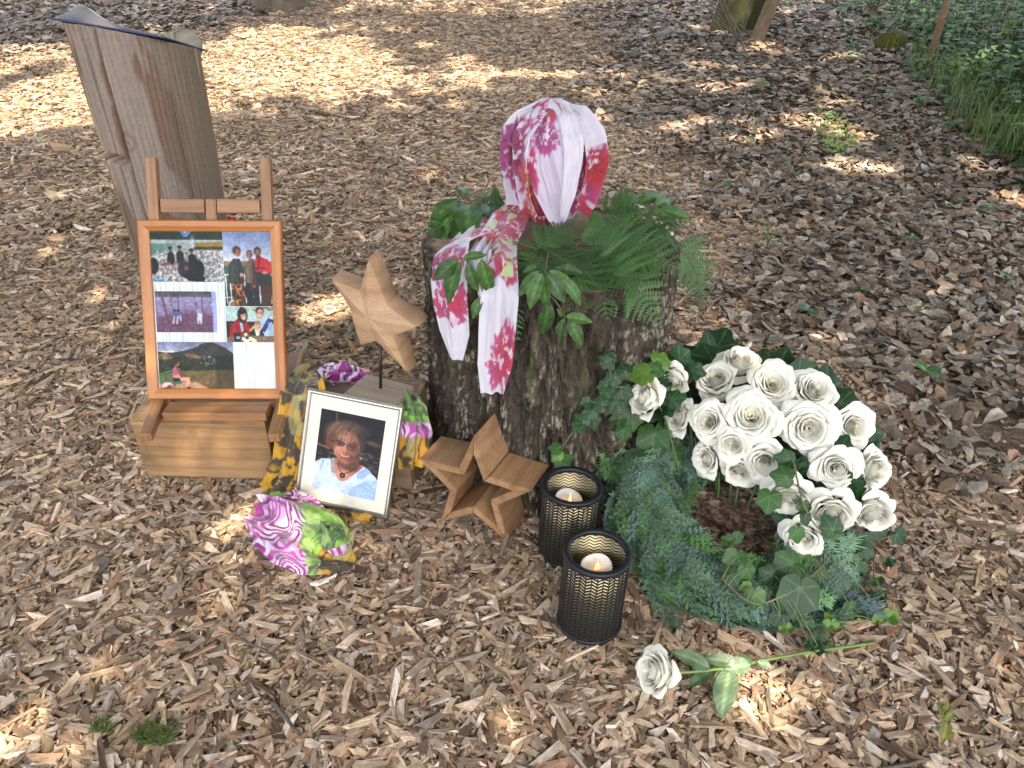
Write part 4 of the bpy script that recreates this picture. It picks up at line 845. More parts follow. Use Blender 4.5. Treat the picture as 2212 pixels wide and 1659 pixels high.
def urn_scarf():
    global SCARF
    root = thing('urn_scarf', 'white scarf with red flowers wrapped into a bundle and trailing down the stump', 'scarf', (UX, UY, SH + .01))
    org = np.array(root.location); SCARF = cloth_mat('flowered_scarf')
    z0, z1 = SH + .012, .945; H = z1 - z0
    nu, nv = 320, 230; a = np.arange(nu) / nu * 2 * PI; A, T = np.meshgrid(a, np.linspace(0, 1, nv))
    pz = np.interp(T, [0, .06, .2, .4, .6, .75, .87, .95, 1], [0, .03, .18, .42, .64, .80, .92, .985, 1.0])
    pr = np.interp(T, [0, .06, .2, .4, .6, .75, .87, .95, 1], [.30, .56, .78, .97, 1.0, .90, .60, .28, .02]); k = np.array([1, 4, 6, 4, 1]) / 16
    x = np.cos(A); y = np.sin(A)                                               # camera side is A = -90 deg
    rg = np.random.default_rng(17); fold = np.zeros_like(A)
    for k in range(30):                                                        # folds that run towards the knot on top, each with its own slant
        a0, sl_, w_, am = rg.uniform(0, 2 * PI), rg.normal(0, .55), rg.uniform(.06, .22), rg.normal(.002, .0125); lo, hi = rg.uniform(-.3, .45), rg.uniform(.75, 1.3)
        dd = (A - a0 - sl_ * (1 - T) - .12 * np.sin(T * 7 + k) + PI) % (2 * PI) - PI; fold += am * np.exp(-(dd / w_) ** 2) * sstep(lo - .15, lo + .2, T) * (1 - sstep(hi - .1, hi + .2, T))
    fold2 = fbm(x * 3 + .3 * T, y * 3, T * 1.6, 3, 8); crease = fbm(x * 9 + T * 3, y * 9, T * 9, 3, 19)
    rr = pr * UR * (1 + .22 * (fold2 - .5) + .05 * (crease - .5)) + fold * np.minimum(1, pr * 1.5)
    ridge = np.exp(-((A - 4.03 - .35 * (1 - T)) / .10) ** 2) * .014 * sstep(.05, .3, T); rr = rr + ridge
    lobe = np.exp(-((A - 5.6) / .35) ** 2) * .018 * np.exp(-((T - .84) / .10) ** 2) + np.exp(-((A - 3.9) / .3) ** 2) * .016 * np.exp(-((T - .82) / .10) ** 2); rr = rr + lobe
    V = np.stack([UX + rr * x, UY + rr * y * .95, z0 + H * pz], -1)
    u = (A - 4.712) * UR; v = pz * H; col = np.tile(CLOTH_W, (nv, nu, 1))
    F = [(-.05, .045, .075, RED, ORG, 1.0), (.005, .02, .07, RED, DRED, 1.0), (-.128, .19, .052, DRED, PUR, 2.6), (.075, .08, .055, RED, MAG, 1.7), (.113, .215, .048, RED, DRED, 1.5), (-.048, .125, .034, ORG, RED, 2.0), (.05, .15, .02, DRED, RED, 1.5),
         (-.085, .22, .022, RED, MAG, 2.0), (-.06, .315, .03, RED, MAG, 1.2), (.06, .315, .025, RED, DRED, 1.4), (-.10, .10, .045, RED, MAG, 1.6), (.13, .08, .045, MAG, RED, 1.5), (.2, .15, .06, RED, MAG, 1.6), (-.2, .2, .06, MAG, PUR, 1.5), (.3, .25, .06, MAG, RED, 1), (-.3, .1, .06, RED, MAG, 1), (.26, .05, .06, RED, MAG, 1)]
    col = petals(u, v, col, F); m = ((np.abs(u + .068) < .034) & (v > .13) & (v < .29))[..., None]; col = np.where(m, flecksprint(u, v, col, .56, 9), col); m = ((np.abs(u - .105) < .03) & (v > .2))[..., None]; col = np.where(m, flecksprint(u, v, col, .6, 4), col)
    mk('wrap', V.reshape(-1, 3), gridF(nu, nv, True), SCARF, root, col.reshape(-1, 3), None, True, org)
    # front flap: hangs from the knot, narrows to a point at the bottom
    def sheet(name, path, wid, nrm, flo, nfold=3, amp=.008, seed=0, nu=60, nv=150, ph=0.0, fleck=None, base=None):
        p = np.array(path, float); tt = np.linspace(0, 1, len(p)); t = np.linspace(0, 1, nv)
        c = np.stack([np.interp(t, tt, p[:, i]) for i in range(3)], 1)
        for _ in range(10): c[1:-1] = (c[:-2] + 2 * c[1:-1] + c[2:]) / 4
        w = np.interp(t, tt, wid); nn = np.stack([np.interp(t, tt, np.array(nrm)[:, i]) for i in range(3)], 1); nn /= np.linalg.norm(nn, axis=1)[:, None]
        T_ = np.gradient(c, axis=0); T_ /= np.linalg.norm(T_, axis=1)[:, None]; S_ = np.cross(nn, T_); S_ /= np.linalg.norm(S_, axis=1)[:, None]; N_ = np.cross(T_, S_)
        s = np.linspace(-1, 1, nu); Sg, Tg = np.meshgrid(s, t)
        ln = np.concatenate([[0], np.cumsum(np.linalg.norm(np.diff(c, axis=0), axis=1))])
        rg = np.random.default_rng(seed); fo = (fbm(Sg * 1.6, Tg * 4, 0, 3, seed + 2) - .5) * amp * 2.2
        for k in range(int(nfold * 4)):
            c0, dr, w_, am, lo, hi = rg.uniform(-1, 1), rg.normal(0, .5), rg.uniform(.12, .38), rg.normal(.25, .9) * amp, rg.uniform(-.4, .6), rg.uniform(.5, 1.5)
            fo = fo + am * np.exp(-((Sg - c0 - dr * (Tg - .5) - .08 * np.sin(Tg * 9 + k)) / w_) ** 2) * sstep(lo - .15, lo + .15, Tg) * (1 - sstep(hi - .15, hi + .15, Tg))
        fo = fo * (.25 + .75 * sstep(0, .3, Tg))
        wv = w[:, None] * (1 + .10 * (vnoise(Tg * 6, Sg * .7, 0, seed + 4) - .5))
        P = c[:, None] + S_[:, None] * (Sg * wv / 2)[..., None] + N_[:, None] * fo[..., None]
        u, v = Sg * w[:, None] / 2, ln[:, None] + 0 * Sg; col = np.tile(CLOTH_W if base is None else np.array(base), (nv, nu, 1)); col = petals(u, v, col, flo)
        if fleck: m = ((v > fleck[0]) & (v < fleck[1]))[..., None]; col = np.where(m, flecksprint(u, v, col, fleck[2], seed), col)
        hem = (np.abs(np.abs(Sg) - .965) < .012)[..., None]; col = np.where(hem, col * .86, col)
        mk(name, P.reshape(-1, 3), gridF(nu, nv)[:, ::-1], SCARF, root, col.reshape(-1, 3), None, True, org); return P
    f = lambda px, py, d: aty(px, py, UY - d - .016)
    sheet('front_flap', [f(1194, 212, -.02), f(1186, 250, .070), f(1180, 300, .116), f(1184, 360, .138), f(1196, 420, .142), f(1204, 470, .130), f(1206, 498, .116)],
          [.044, .082, .100, .104, .088, .050, .008], [(0, -.3, 1), (0, -1, .6), (-.1, -1, .2), (-.15, -1, 0), (-.1, -1, -.1), (0, -1, -.2), (0, -1, -.2)],
          [(-.002, .060, .024, RED, DRED, 3.0), (-.002, .155, .038, MAG, PUR, 1.1), (-.045, .215, .022, MAG, RED, 3.0), (-.03, .12, .016, MAG, PUR, 1.5)], 1, .007, 5, base=(.62, .555, .685))
    sheet('side_fold', [f(1208, 216, -.02), f(1226, 250, .072), f(1238, 300, .126), f(1238, 360, .150), f(1228, 420, .150), f(1216, 468, .136)],
          [.024, .044, .052, .046, .036, .016], [(.1, -.3, 1), (.2, -1, .6), (.35, -1, .2), (.4, -1, 0), (.3, -1, -.1), (.2, -1, -.2)], [(-.016, .05, .010, RED, GRN, 3)], 1, .010, 15, nu=40)
    sheet('side_fold', [f(1222, 226, -.02), f(1256, 248, .03), f(1280, 292, .06), f(1283, 350, .075), f(1270, 405, .085), f(1252, 455, .08)],
          [.03, .066, .070, .062, .05, .03], [(.4, -.3, 1), (.7, -1, .5), (.9, -.8, .15), (.9, -.8, 0), (.7, -1, -.1), (.5, -1, -.2)], [(.0, .205, .040, RED, DRED, 1.6), (.0, .33, .05, RED, MAG, 1.5)], 1.2, .011, 18, nu=40)
    sheet('side_fold', [f(1178, 222, -.02), f(1146, 250, .060), f(1124, 300, .100), f(1120, 360, .120), f(1130, 420, .118), f(1146, 466, .11)],
          [.04, .070, .074, .070, .056, .04], [(-.3, -.3, 1), (-.4, -1, .5), (-.7, -1, .1), (-.6, -1, 0), (-.4, -1, -.1), (-.3, -1, -.2)], [(-.016, .19, .034, DRED, PUR, 3.4), (.020, .26, .022, RED, ORG, 3.0), (0, .36, .035, ORG, RED, 1.4), (.015, .10, .018, MAG, RED, 2)], 1.2, .011, 25, nu=40)
    # trailing ends: over the rim, then two lengths hanging down the bark
    q = lambda px, py, Y: aty(px, py, Y)
    sheet('trailing_end', [at(1118, 440, .68), at(1075, 478, .655), at(1030, 500, .645), q(975, 535, 1.70), q(968, 590, 1.62), q(972, 660, 1.588), q(980, 720, 1.580), q(985, 778, 1.575)],
          [.04, .08, .098, .105, .098, .090, .080, .036], [(0, -.3, 1), (-.2, -.4, 1), (-.4, -.6, 1), (-.5, -.9, .5), (-.4, -1, .2), (-.3, -1, .1), (-.3, -1, 0), (-.3, -1, 0)],
          [(0, .05, .07, RED, MAG, 1.4), (.03, .17, .045, RED, DRED, 1.8), (-.016, .385, .072, RED, PUR, .95), (.0, .495, .058, RED, MAG, .9), (-.05, .23, .03, RED, MAG, 1)], 1.3, .007, 35, ph=.2)
    sheet('trailing_end', [at(1130, 440, .67), at(1102, 470, .668), at(1075, 520, .652), q(1072, 570, 1.600), q(1080, 640, 1.545), q(1074, 720, 1.535), q(1068, 790, 1.530), q(1063, 852, 1.527)],
          [.05, .095, .10, .095, .085, .085, .082, .055], [(0, -.4, 1), (.1, -.5, 1), (0, -.8, .8), (0, -1, .3), (0, -1, .1), (0, -1, 0), (0, -1, 0), (0, -1, 0)],
          [(.01, .05, .07, RED, DRED, 1.6), (.015, .20, .060, RED, MAG, 1.8), (.0, .33, .045, MAG, RED, 1.5), (.018, .42, .050, RED, MAG, 1.2), (.024, .655, .044, RED, MAG, 2.2), (-.02, .26, .03, RED, ORG, 1.6)], 1.6, .009, 45, ph=.4, fleck=(.05, .46, .55))
    sheet('white_fold', [at(1085, 485, .650), at(1050, 520, .648), q(1035, 548, 1.66), q(1046, 590, 1.59), q(1052, 650, 1.562), q(1048, 720, 1.556), q(1046, 800, 1.552)],
          [.03, .05, .06, .045, .035, .03, .022], [(0, -.4, 1), (0, -.6, 1), (0, -1, .6), (0, -1, .2), (0, -1, 0), (0, -1, 0), (0, -1, 0)], [], 1.5, .007, 55, nu=30)
urn_scarf()

# ------------------------------------------------------------------ fern fronds and beech sprigs on the stump
FERN = m_col('fern', .5, .22, .2, .35, 150.0)
BEECH = m_col('beech_leaf', .42, .16, .15, .35, 90.0)
def bez(p0, p1, p2, t):
    t = t[:, None]; return (1 - t) ** 2 * np.asarray(p0) + 2 * t * (1 - t) * np.asarray(p1) + t * t * np.asarray(p2)
def frond_mesh(p0, p1, p2, width, up, npn=17, seed=0, col=(.040, .095, .028), pw_=.135, pin=.0068):
    r = np.random.default_rng(seed); t = np.linspace(0, 1, npn * 2 + 6); c = bez(p0, p1, p2, t); L = np.linalg.norm(np.diff(c, axis=0), axis=1).sum()
    sp = Soup(); V, F = tube(c, np.linspace(.0022, .0006, len(c)), 5); sp.add(V, F, (.10, .13, .04))
    for i in range(npn):
        f = .16 + .82 * (i / (npn - 1)) ** .92; k = min(int(f * (len(c) - 1)), len(c) - 2); b = lerp(c[k], c[k + 1], f * (len(c) - 1) - k); T = c[k + 1] - c[k]; T /= np.linalg.norm(T)
        ln = width * (1 - ((f - .16) / .84) ** 1.25) * (.80 + .2 * min(1, (f - .10) * 8)) + .006
        n = np.asarray(up, float); n = n - T * n.dot(T); n /= np.linalg.norm(n); S_ = np.cross(T, n)
        for s in (-1, 1):
            ang = R_(62 + r.normal(0, 5)); d = T * math.cos(ang) + S_ * s * math.sin(ang); d = d + n * r.normal(.02, .10); d /= np.linalg.norm(d)
            m = max(5, int(ln / pin)); q = np.linspace(0, 1, m + 1); drop = -.16 * ln * q ** 2
            ax = b + d * (q * ln)[:, None] + n * drop[:, None] + T * (.10 * ln * q ** 2)[:, None]
            pw = ln * pw_ * (1 - q ** 1.5 * .9) + .0018; P = np.cross(n, d); rows = []; fs = []
            cc = np.asarray(col) * r.uniform(.8, 1.25)
            for g in range(m):                                         # one lobed pinnule on each side of the pinna's midrib
                a_, e_ = ax[g], ax[g + 1]; mid = lerp(a_, e_, .62)
                for h in (-1, 1):
                    tipv = mid + P * h * pw[g] + d * pw[g] * .35 - n * pw[g] * .12; v0 = len(rows)
                    rows += [a_ + n * .0004, lerp(a_, tipv, .62) - d * pw[g] * .12, tipv, lerp(e_, tipv, .55) + d * pw[g] * .06, e_ + n * .0004]; fs.append([v0 + j for j in ((0, 1, 2, 3, 4) if h > 0 else (4, 3, 2, 1, 0))])
            sp.add(np.array(rows), np.array(fs), cc * (.9 + .2 * r.random((len(rows), 1))))
    return sp
def P3(px, py, z=None, Y=None): return at(px, py, z) if Y is None else aty(px, py, Y)
FRONDS = [  # base, middle, tip (image px, height z or depth Y), half width, label
    ((1262, 500, .64, None), (1380, 470, .68, None), (1496, 482, .635, None), .075, 'dark fern frond reaching along the right side of the stump top'),
    ((1250, 530, .64, None), (1370, 520, .69, None), (1470, 590, None, 1.64), .085, 'fern frond bent over the right rim of the stump'),
    ((1255, 560, .635, None), (1365, 580, .67, None), (1424, 706, None, 1.575), .090, 'largest fern frond drooping down the front right of the stump'),
    ((1215, 560, .632, None), (1290, 575, .665, None), (1312, 690, None, 1.535), .068, 'fern frond hanging over the front rim beside the largest one'),
    ((1440, 520, .625, None), (1520, 560, None, 1.86), (1512, 668, None, 1.80), .062, 'pale fern frond sticking out past the right edge of the stump'),
    ((1130, 540, .635, None), (1115, 600, None, 1.575), (1118, 735, None, 1.535), .038, 'narrow fern frond hanging beside the red end of the scarf'),
    ((1010, 470, .63, None), (960, 478, .66, None), (918, 512, .61, None), .048, 'small fern frond poking out at the left rim of the stump'),
    ((1100, 450, .63, None), (1060, 425, .67, None), (1015, 412, .64, None), .055, 'fern frond at the back left of the stump behind the scarf'),
    ((1285, 470, .64, None), (1360, 430, .70, None), (1445, 428, .65, None), .065, 'fern frond at the back right of the stump beside the urn'),
    ((1150, 545, .64, None), (1200, 500, .68, None), (1262, 478, .67, None), .055, 'short fern frond lying against the foot of the wrapped urn'),
    ((1160, 550, .635, None), (1190, 590, .66, None), (1178, 668, None, 1.545), .055, 'fern frond under the beech leaves at the front of the stump'),
    ((1330, 500, .64, None), (1420, 500, .68, None), (1478, 530, .61, None), .070, 'fern frond across the right of the stump top under the upper ones'),
    ((1180, 520, .64, None), (1140, 560, .655, None), (1125, 640, None, 1.55), .055, 'fern frond drooping at the centre front of the stump'),
    ((1240, 590, .63, None), (1262, 610, None, 1.57), (1240, 690, None, 1.545), .045, 'small fern frond at the front between two beech sprigs'),
    ((1150, 520, .64, None), (1200, 555, .66, None), (1268, 585, .63, None), .062, 'fern frond lying flat between the urn and the front rim of the stump'),
    ((1290, 520, .64, None), (1330, 575, .66, None), (1372, 640, None, 1.575), .070, 'fern frond between the two drooping ones on the front right'),
    ((1240, 520, .64, None), (1300, 500, .69, None), (1360, 455, .66, None), .066, 'fern frond rising from the foot of the urn to the right'),
    ((1120, 470, .64, None), (1085, 455, .68, None), (1040, 455, .65, None), .050, 'fern frond between the urn and the left beech sprig'),
    ((1205, 520, .635, None), (1235, 560, .66, None), (1300, 560, .64, None), .060, 'fern frond just in front of the wrapped urn, pointing right'),
    ((1180, 525, .635, None), (1160, 560, .655, None), (1150, 610, .625, None), .050, 'short fern frond between the red scarf end and the big beech sprig'),
    ((1280, 480, .635, None), (1320, 500, .665, None), (1380, 530, .64, None), .060, 'fern frond beside the right foot of the urn'),
    ((1300, 545, .64, None), (1390, 545, .68, None), (1440, 560, .64, None), .065, 'fern frond lying over the right half of the stump top')]
for i, (a, b, c, w, lab) in enumerate(FRONDS):
    p0, p1, p2 = P3(*a), P3(*b), P3(*c); sp = frond_mesh(p0, p1, p2, w * 1.22, (0.05, -.45, 1) if c[3] is None else (0.1, -.9, .55), 16, 100 + i, np.array((.052, .115, .032) if i != 4 else (.055, .12, .036)) * (.70 + .65 * ((i * 37) % 11) / 10))
    o = sp.build('fern_frond', FERN, None, p0); o.location = p0; tag(o, lab, 'fern', 'fern fronds on the stump')

def leaf_between(sp, base, tip, ratio, nrm, col, seed=0, curl=.06, veins=True, nu=7, nv=15, prof=None):
    base, tip = np.asarray(base), np.asarray(tip); L = np.linalg.norm(tip - base); M = frame(tip - base, nrm)
    V, F, U, v = leaf_grid(L, L * ratio, nu, nv, prof, curl, .22, .016, .012, .14, seed); n = np.abs(U)
    c = np.asarray(col)[None] * (1 + .45 * (np.sin((v * 9 - n * 1.5) * 2 * PI) > .70)[:, None] * veins) * (1 + .8 * (n < .02)[:, None] * veins); sp.add(V @ M.T + base, F, c)
SPRIGS = [  # stem base, stem end, leaves (base px, tip px, Y or z via tuple), label
    ('beech sprig with long leaves hanging at the back left of the stump', (1060, 450, .65, None), (985, 430, .675, None), [((990, 432, .675, None), (928, 478, .65, None)), ((985, 432, .675, None), (950, 515, None, 1.88)), ((1000, 436, .675, None), (985, 518, None, 1.86)), ((1010, 440, .67, None), (1012, 512, None, 1.84)), ((1035, 445, .66, None), (1052, 500, .645, None)), ((1000, 430, .675, None), (1002, 395, .69, None))]),
    ('beech sprig lying over the white scarf end at the left rim', (1075, 560, .64, None), (985, 560, None, 1.56), [((990, 562, None, 1.555), (932, 605, None, 1.55)), ((995, 566, None, 1.552), (962, 655, None, 1.525)), ((1010, 566, None, 1.552), (1030, 632, None, 1.53)), ((1040, 560, None, 1.55), (1060, 640, None, 1.55)), ((1000, 558, None, 1.56), (1052, 548, None, 1.57))]),
    ('big beech sprig drooping over the front rim of the stump', (1185, 545, .64, None), (1178, 590, None, 1.53), [((1172, 590, None, 1.53), (1140, 668, None, 1.50)), ((1176, 596, None, 1.528), (1180, 672, None, 1.50)), ((1182, 590, None, 1.53), (1222, 655, None, 1.50)), ((1186, 585, None, 1.54), (1245, 632, None, 1.52)), ((1165, 585, None, 1.54), (1120, 640, None, 1.52)), ((1200, 580, .65, None), (1262, 588, .64, None)), ((1160, 575, .65, None), (1128, 590, .64, None)), ((1210, 600, None, 1.53), (1262, 660, None, 1.52))]),
    ('lowest beech sprig hanging on the bark at the front', (1190, 640, None, 1.52), (1222, 690, None, 1.505), [((1185, 650, None, 1.51), (1172, 728, None, 1.50)), ((1220, 688, None, 1.505), (1204, 742, None, 1.49)), ((1225, 692, None, 1.505), (1262, 748, None, 1.49)), ((1222, 684, None, 1.505), (1282, 694, None, 1.50)), ((1215, 684, None, 1.505), (1205, 668, None, 1.49)), ((1228, 686, None, 1.505), (1258, 720, None, 1.5))]),
    ('beech sprig with broad leaves at the back right of the stump top', (1330, 470, .65, None), (1420, 445, .665, None), [((1380, 440, .67, None), (1432, 412, .68, None)), ((1415, 445, .665, None), (1452, 425, .67, None)), ((1420, 450, .66, None), (1492, 470, .65, None)), ((1350, 455, .66, None), (1345, 412, .69, None)), ((1425, 470, .65, None), (1470, 492, .63, None)), ((1400, 455, .66, None), (1448, 470, .65, None))]),
    ('single beech leaf hanging between the two scarf ends', (1040, 610, None, 1.56), (1042, 640, None, 1.552), [((1042, 640, None, 1.552), (1018, 690, None, 1.54))])]
for i, (lab, a, b, lv) in enumerate(SPRIGS):
    p0, p1 = P3(*a), P3(*b); root = thing('beech_sprig', lab, 'twig', p0, 'beech sprigs on the stump')
    V, F = tube(bez(p0, (p0 + p1) / 2 + np.array([0, 0, .012]), p1, np.linspace(0, 1, 9)), np.linspace(.0024, .0012, 9), 6); mk('stem', V, F, m_plain('twig_bark', (.12, .09, .06), .8), root, None, None, True, p0)
    sp = Soup(); r = np.random.default_rng(i + 40)
    for j, (la, lb) in enumerate(lv):
        leaf_between(sp, P3(*la), P3(*lb), r.uniform(.36, .46), (r.normal(0, .35), -.75, .75), np.array([.042, .090, .022]) * r.uniform(.65, 1.35), j)
    sp.build('leaves', BEECH, root, p0)
# ------------------------------------------------------------------ patterned silk scarf over the crate and round the portrait
YEL, BLK, WHT, LIM, DGR, VIO = [np.array(c) for c in ((.50, .27, .025), (.030, .028, .03), (.66, .56, .68), (.24, .42, .07), (.06, .15, .05), (.22, .016, .16))]
def silk(u, v, zone, sd=0):
    """zone 0 yellow leopard, 1 purple zebra, 2 lime with dark swirls; soft borders"""
    wx, wy = u + .05 * (fbm(u * 9, v * 9, 0, 2, sd) - .5), v + .05 * (fbm(u * 9, v * 9, 5, 2, sd) - .5)
    n = fbm(wx * 55, wy * 40, 0, 4, sd + 1); n2 = fbm(wx * 24, wy * 20, 0, 3, sd + 2)
    y = lerp(YEL, YEL * np.array([.75, .72, .8]), sstep(.4, .6, n2)[..., None]); y = lerp(y, BLK, (sstep(.44, .47, n) * sstep(.32, .42, fbm(wx * 16, wy * 16, 2, 3, sd + 6)))[..., None] * .92); y = lerp(y, np.array([.42, .42, .20]), (sstep(.60, .66, n2) * .5)[..., None])
    ph = fbm(wx * 13, wy * 13, 0, 2, sd + 3); s = np.sin(ph * 62); w = sstep(-.25, .15, s)[..., None]
    p = lerp(VIO, WHT, w); p = lerp(p, np.array([.50, .09, .38]), (sstep(.45, .62, n2) * .75 * (1 - w[..., 0] * .5))[..., None]); p = lerp(p, BLK, (sstep(.60, .64, n) * .5)[..., None])
    g = lerp(LIM, DGR, sstep(.50, .58, n2)[..., None] * .8); g = lerp(g, BLK * 1.6 + np.array([.03, 0, .03]), (sstep(.62, .80, s * sstep(.35, .45, n2)))[..., None] * .85); g = lerp(g, np.array([.50, .62, .22]), (sstep(.55, .6, n))[..., None] * .4)
    z = np.clip(zone, 0, 2)[..., None]; return np.where(z < 1, lerp(y, p, sstep(.35, .65, z)), lerp(p, g, sstep(1.35, 1.65, z)))
def silk_scarf():
    root = thing('silk_scarf', 'yellow, purple and green patterned scarf draped over the crate and bunched before the portrait', 'scarf', (-.52, 1.50, 0))
    org = np.array(root.location); mt = m_col('silk', .6, .06, 0, .3, 60, 0, .2); sp = Soup()
    def strip(path, wid, nrm, zones, nfold, amp, seed, nu=70, nv=130, ph=0.0):
        p = np.array(path, float); tt = np.linspace(0, 1, len(p)); t = np.linspace(0, 1, nv); c = np.stack([np.interp(t, tt, p[:, i]) for i in range(3)], 1)
        for _ in range(9): c[1:-1] = (c[:-2] + 2 * c[1:-1] + c[2:]) / 4
        w = np.interp(t, tt, wid); nn = np.stack([np.interp(t, tt, np.array(nrm)[:, i]) for i in range(3)], 1)
        T = np.gradient(c, axis=0); T /= np.linalg.norm(T, axis=1)[:, None]; S_ = np.cross(nn, T); S_ /= np.linalg.norm(S_, axis=1)[:, None]; N_ = np.cross(T, S_)
        Sg, Tg = np.meshgrid(np.linspace(-1, 1, nu), t); ln = np.concatenate([[0], np.cumsum(np.linalg.norm(np.diff(c, axis=0), axis=1))])
        wob = fbm(Sg * 1.6, Tg * 4, 0, 3, seed) - .5
        rg = np.random.default_rng(seed); fo = np.cos((Sg * nfold + ph + 1.6 * wob) * PI) * amp * .7 + (fbm(Sg * 3, Tg * 9, 0, 3, seed + 2) - .5) * amp * 1.6
        for k in range(int(nfold * 6)):
            c0, dr, w_, am = rg.uniform(-1, 1), rg.normal(0, .9), rg.uniform(.05, .2), rg.normal(.3, .75) * amp
            fo = fo + am * np.exp(-((Sg - c0 - dr * (Tg - .5) - .1 * np.sin(Tg * 8 + k)) / w_) ** 2) * sstep(-.2, .3, np.sin(Tg * 5 + k * 1.7))
        wv = w[:, None] * (1 + .22 * (fbm(Tg * 5, np.sign(Sg) * 2 + 0 * Tg, 0, 3, seed + 4) - .5))
        P = c[:, None] + S_[:, None] * (Sg * wv / 2)[..., None] + N_[:, None] * fo[..., None]; P[..., 2] = np.maximum(P[..., 2], .008)
        z = np.interp(Tg + .06 * wob, tt, zones) if not callable(zones) else zones(Sg, Tg + .38 * wob)
        sp.add(P.reshape(-1, 3), gridF(nu, nv)[:, ::-1], silk(Sg * w[:, None] / 2 + seed, ln[:, None] + 0 * Sg, z, seed).reshape(-1, 3))
    up, fr = (0, -.3, 1), (0, -1, .25)
    # over the crate's left end and down between the two boxes
    strip([at(700, 790, .245), at(672, 812, .250), aty(655, 850, 1.655), aty(640, 930, 1.625), aty(632, 1000, 1.590), at(615, 1050, .035), at(585, 1075, .018)], [.10, .12, .115, .105, .105, .13, .10], [up, up, fr, fr, fr, (0, -.6, 1), up], [.1, 0, 0, 0, 0, 0, 0], 2.2, .009, 11)
    # purple heap on the lid
    strip([at(690, 800, .25), at(720, 806, .262), at(752, 812, .258), at(800, 812, .25)], [.055, .075, .07, .03], [(.2, -.5, 1)] * 4, [1.0] * 4, 1.8, .012, 22, 60, 70)
    # right end hanging beside the portrait
    strip([at(868, 850, .24), aty(884, 868, 1.655), aty(892, 900, 1.632), aty(893, 950, 1.605), aty(888, 1010, 1.585)], [.04, .07, .085, .10, .07], [up, (.4, -1, .6), (.5, -1, .1), (.5, -1, .05), (.5, -1, 0)], [1.2, 1.7, 2, .95 * 0 + .35, 0], 2.0, .010, 33, 60, 90)
    strip([at(745, 1090, .016), at(770, 1112, .014), at(800, 1120, .012)], [.05, .05, .03], [up] * 3, [0, 0, 0], 1.2, .005, 35, 30, 40)
    # bunched mound in front
    def zone(S_, T_): return np.interp(T_ * .78 + S_ * .12, [0, .30, .38, .62, .72, 1.0], [1, 1, 1.6, 2, 2, -.0])
    ctr = [at(548, 1108, .030), at(585, 1118, .045), at(640, 1150, .052), at(690, 1175, .046), at(735, 1200, .034), at(765, 1216, .015)]
    strip(ctr, [.075, .150, .185, .165, .115, .03], [(0, -.35, 1)] * 6, lambda S_, T_: np.where(T_ > .70, np.interp(T_, [.70, .78], [2, 2]) * (T_ < .74) + 0, np.interp(T_ + S_ * .16, [0, .42, .56, 1], [1, 1, 2, 2])), 1.6, .012, 44, 110, 150, .9)
    strip([at(575, 1078, .030), at(620, 1085, .052), at(665, 1098, .058), at(700, 1112, .05)], [.05, .075, .07, .03], [(0, -.5, 1)] * 4, [2, 1.2, 1, 1], 1.3, .010, 55, 60, 70)
    strip([at(680, 1112, .045), at(712, 1140, .062), at(732, 1170, .060), at(742, 1200, .035)], [.035, .075, .075, .03], [(.2, -.5, 1)] * 4, [2, 2, 2, .2], 1.2, .010, 66, 60, 70)
    # rolled hem: the mound's edge turns down to the chips
    o = sp.build('cloth', mt, root, org)
silk_scarf()

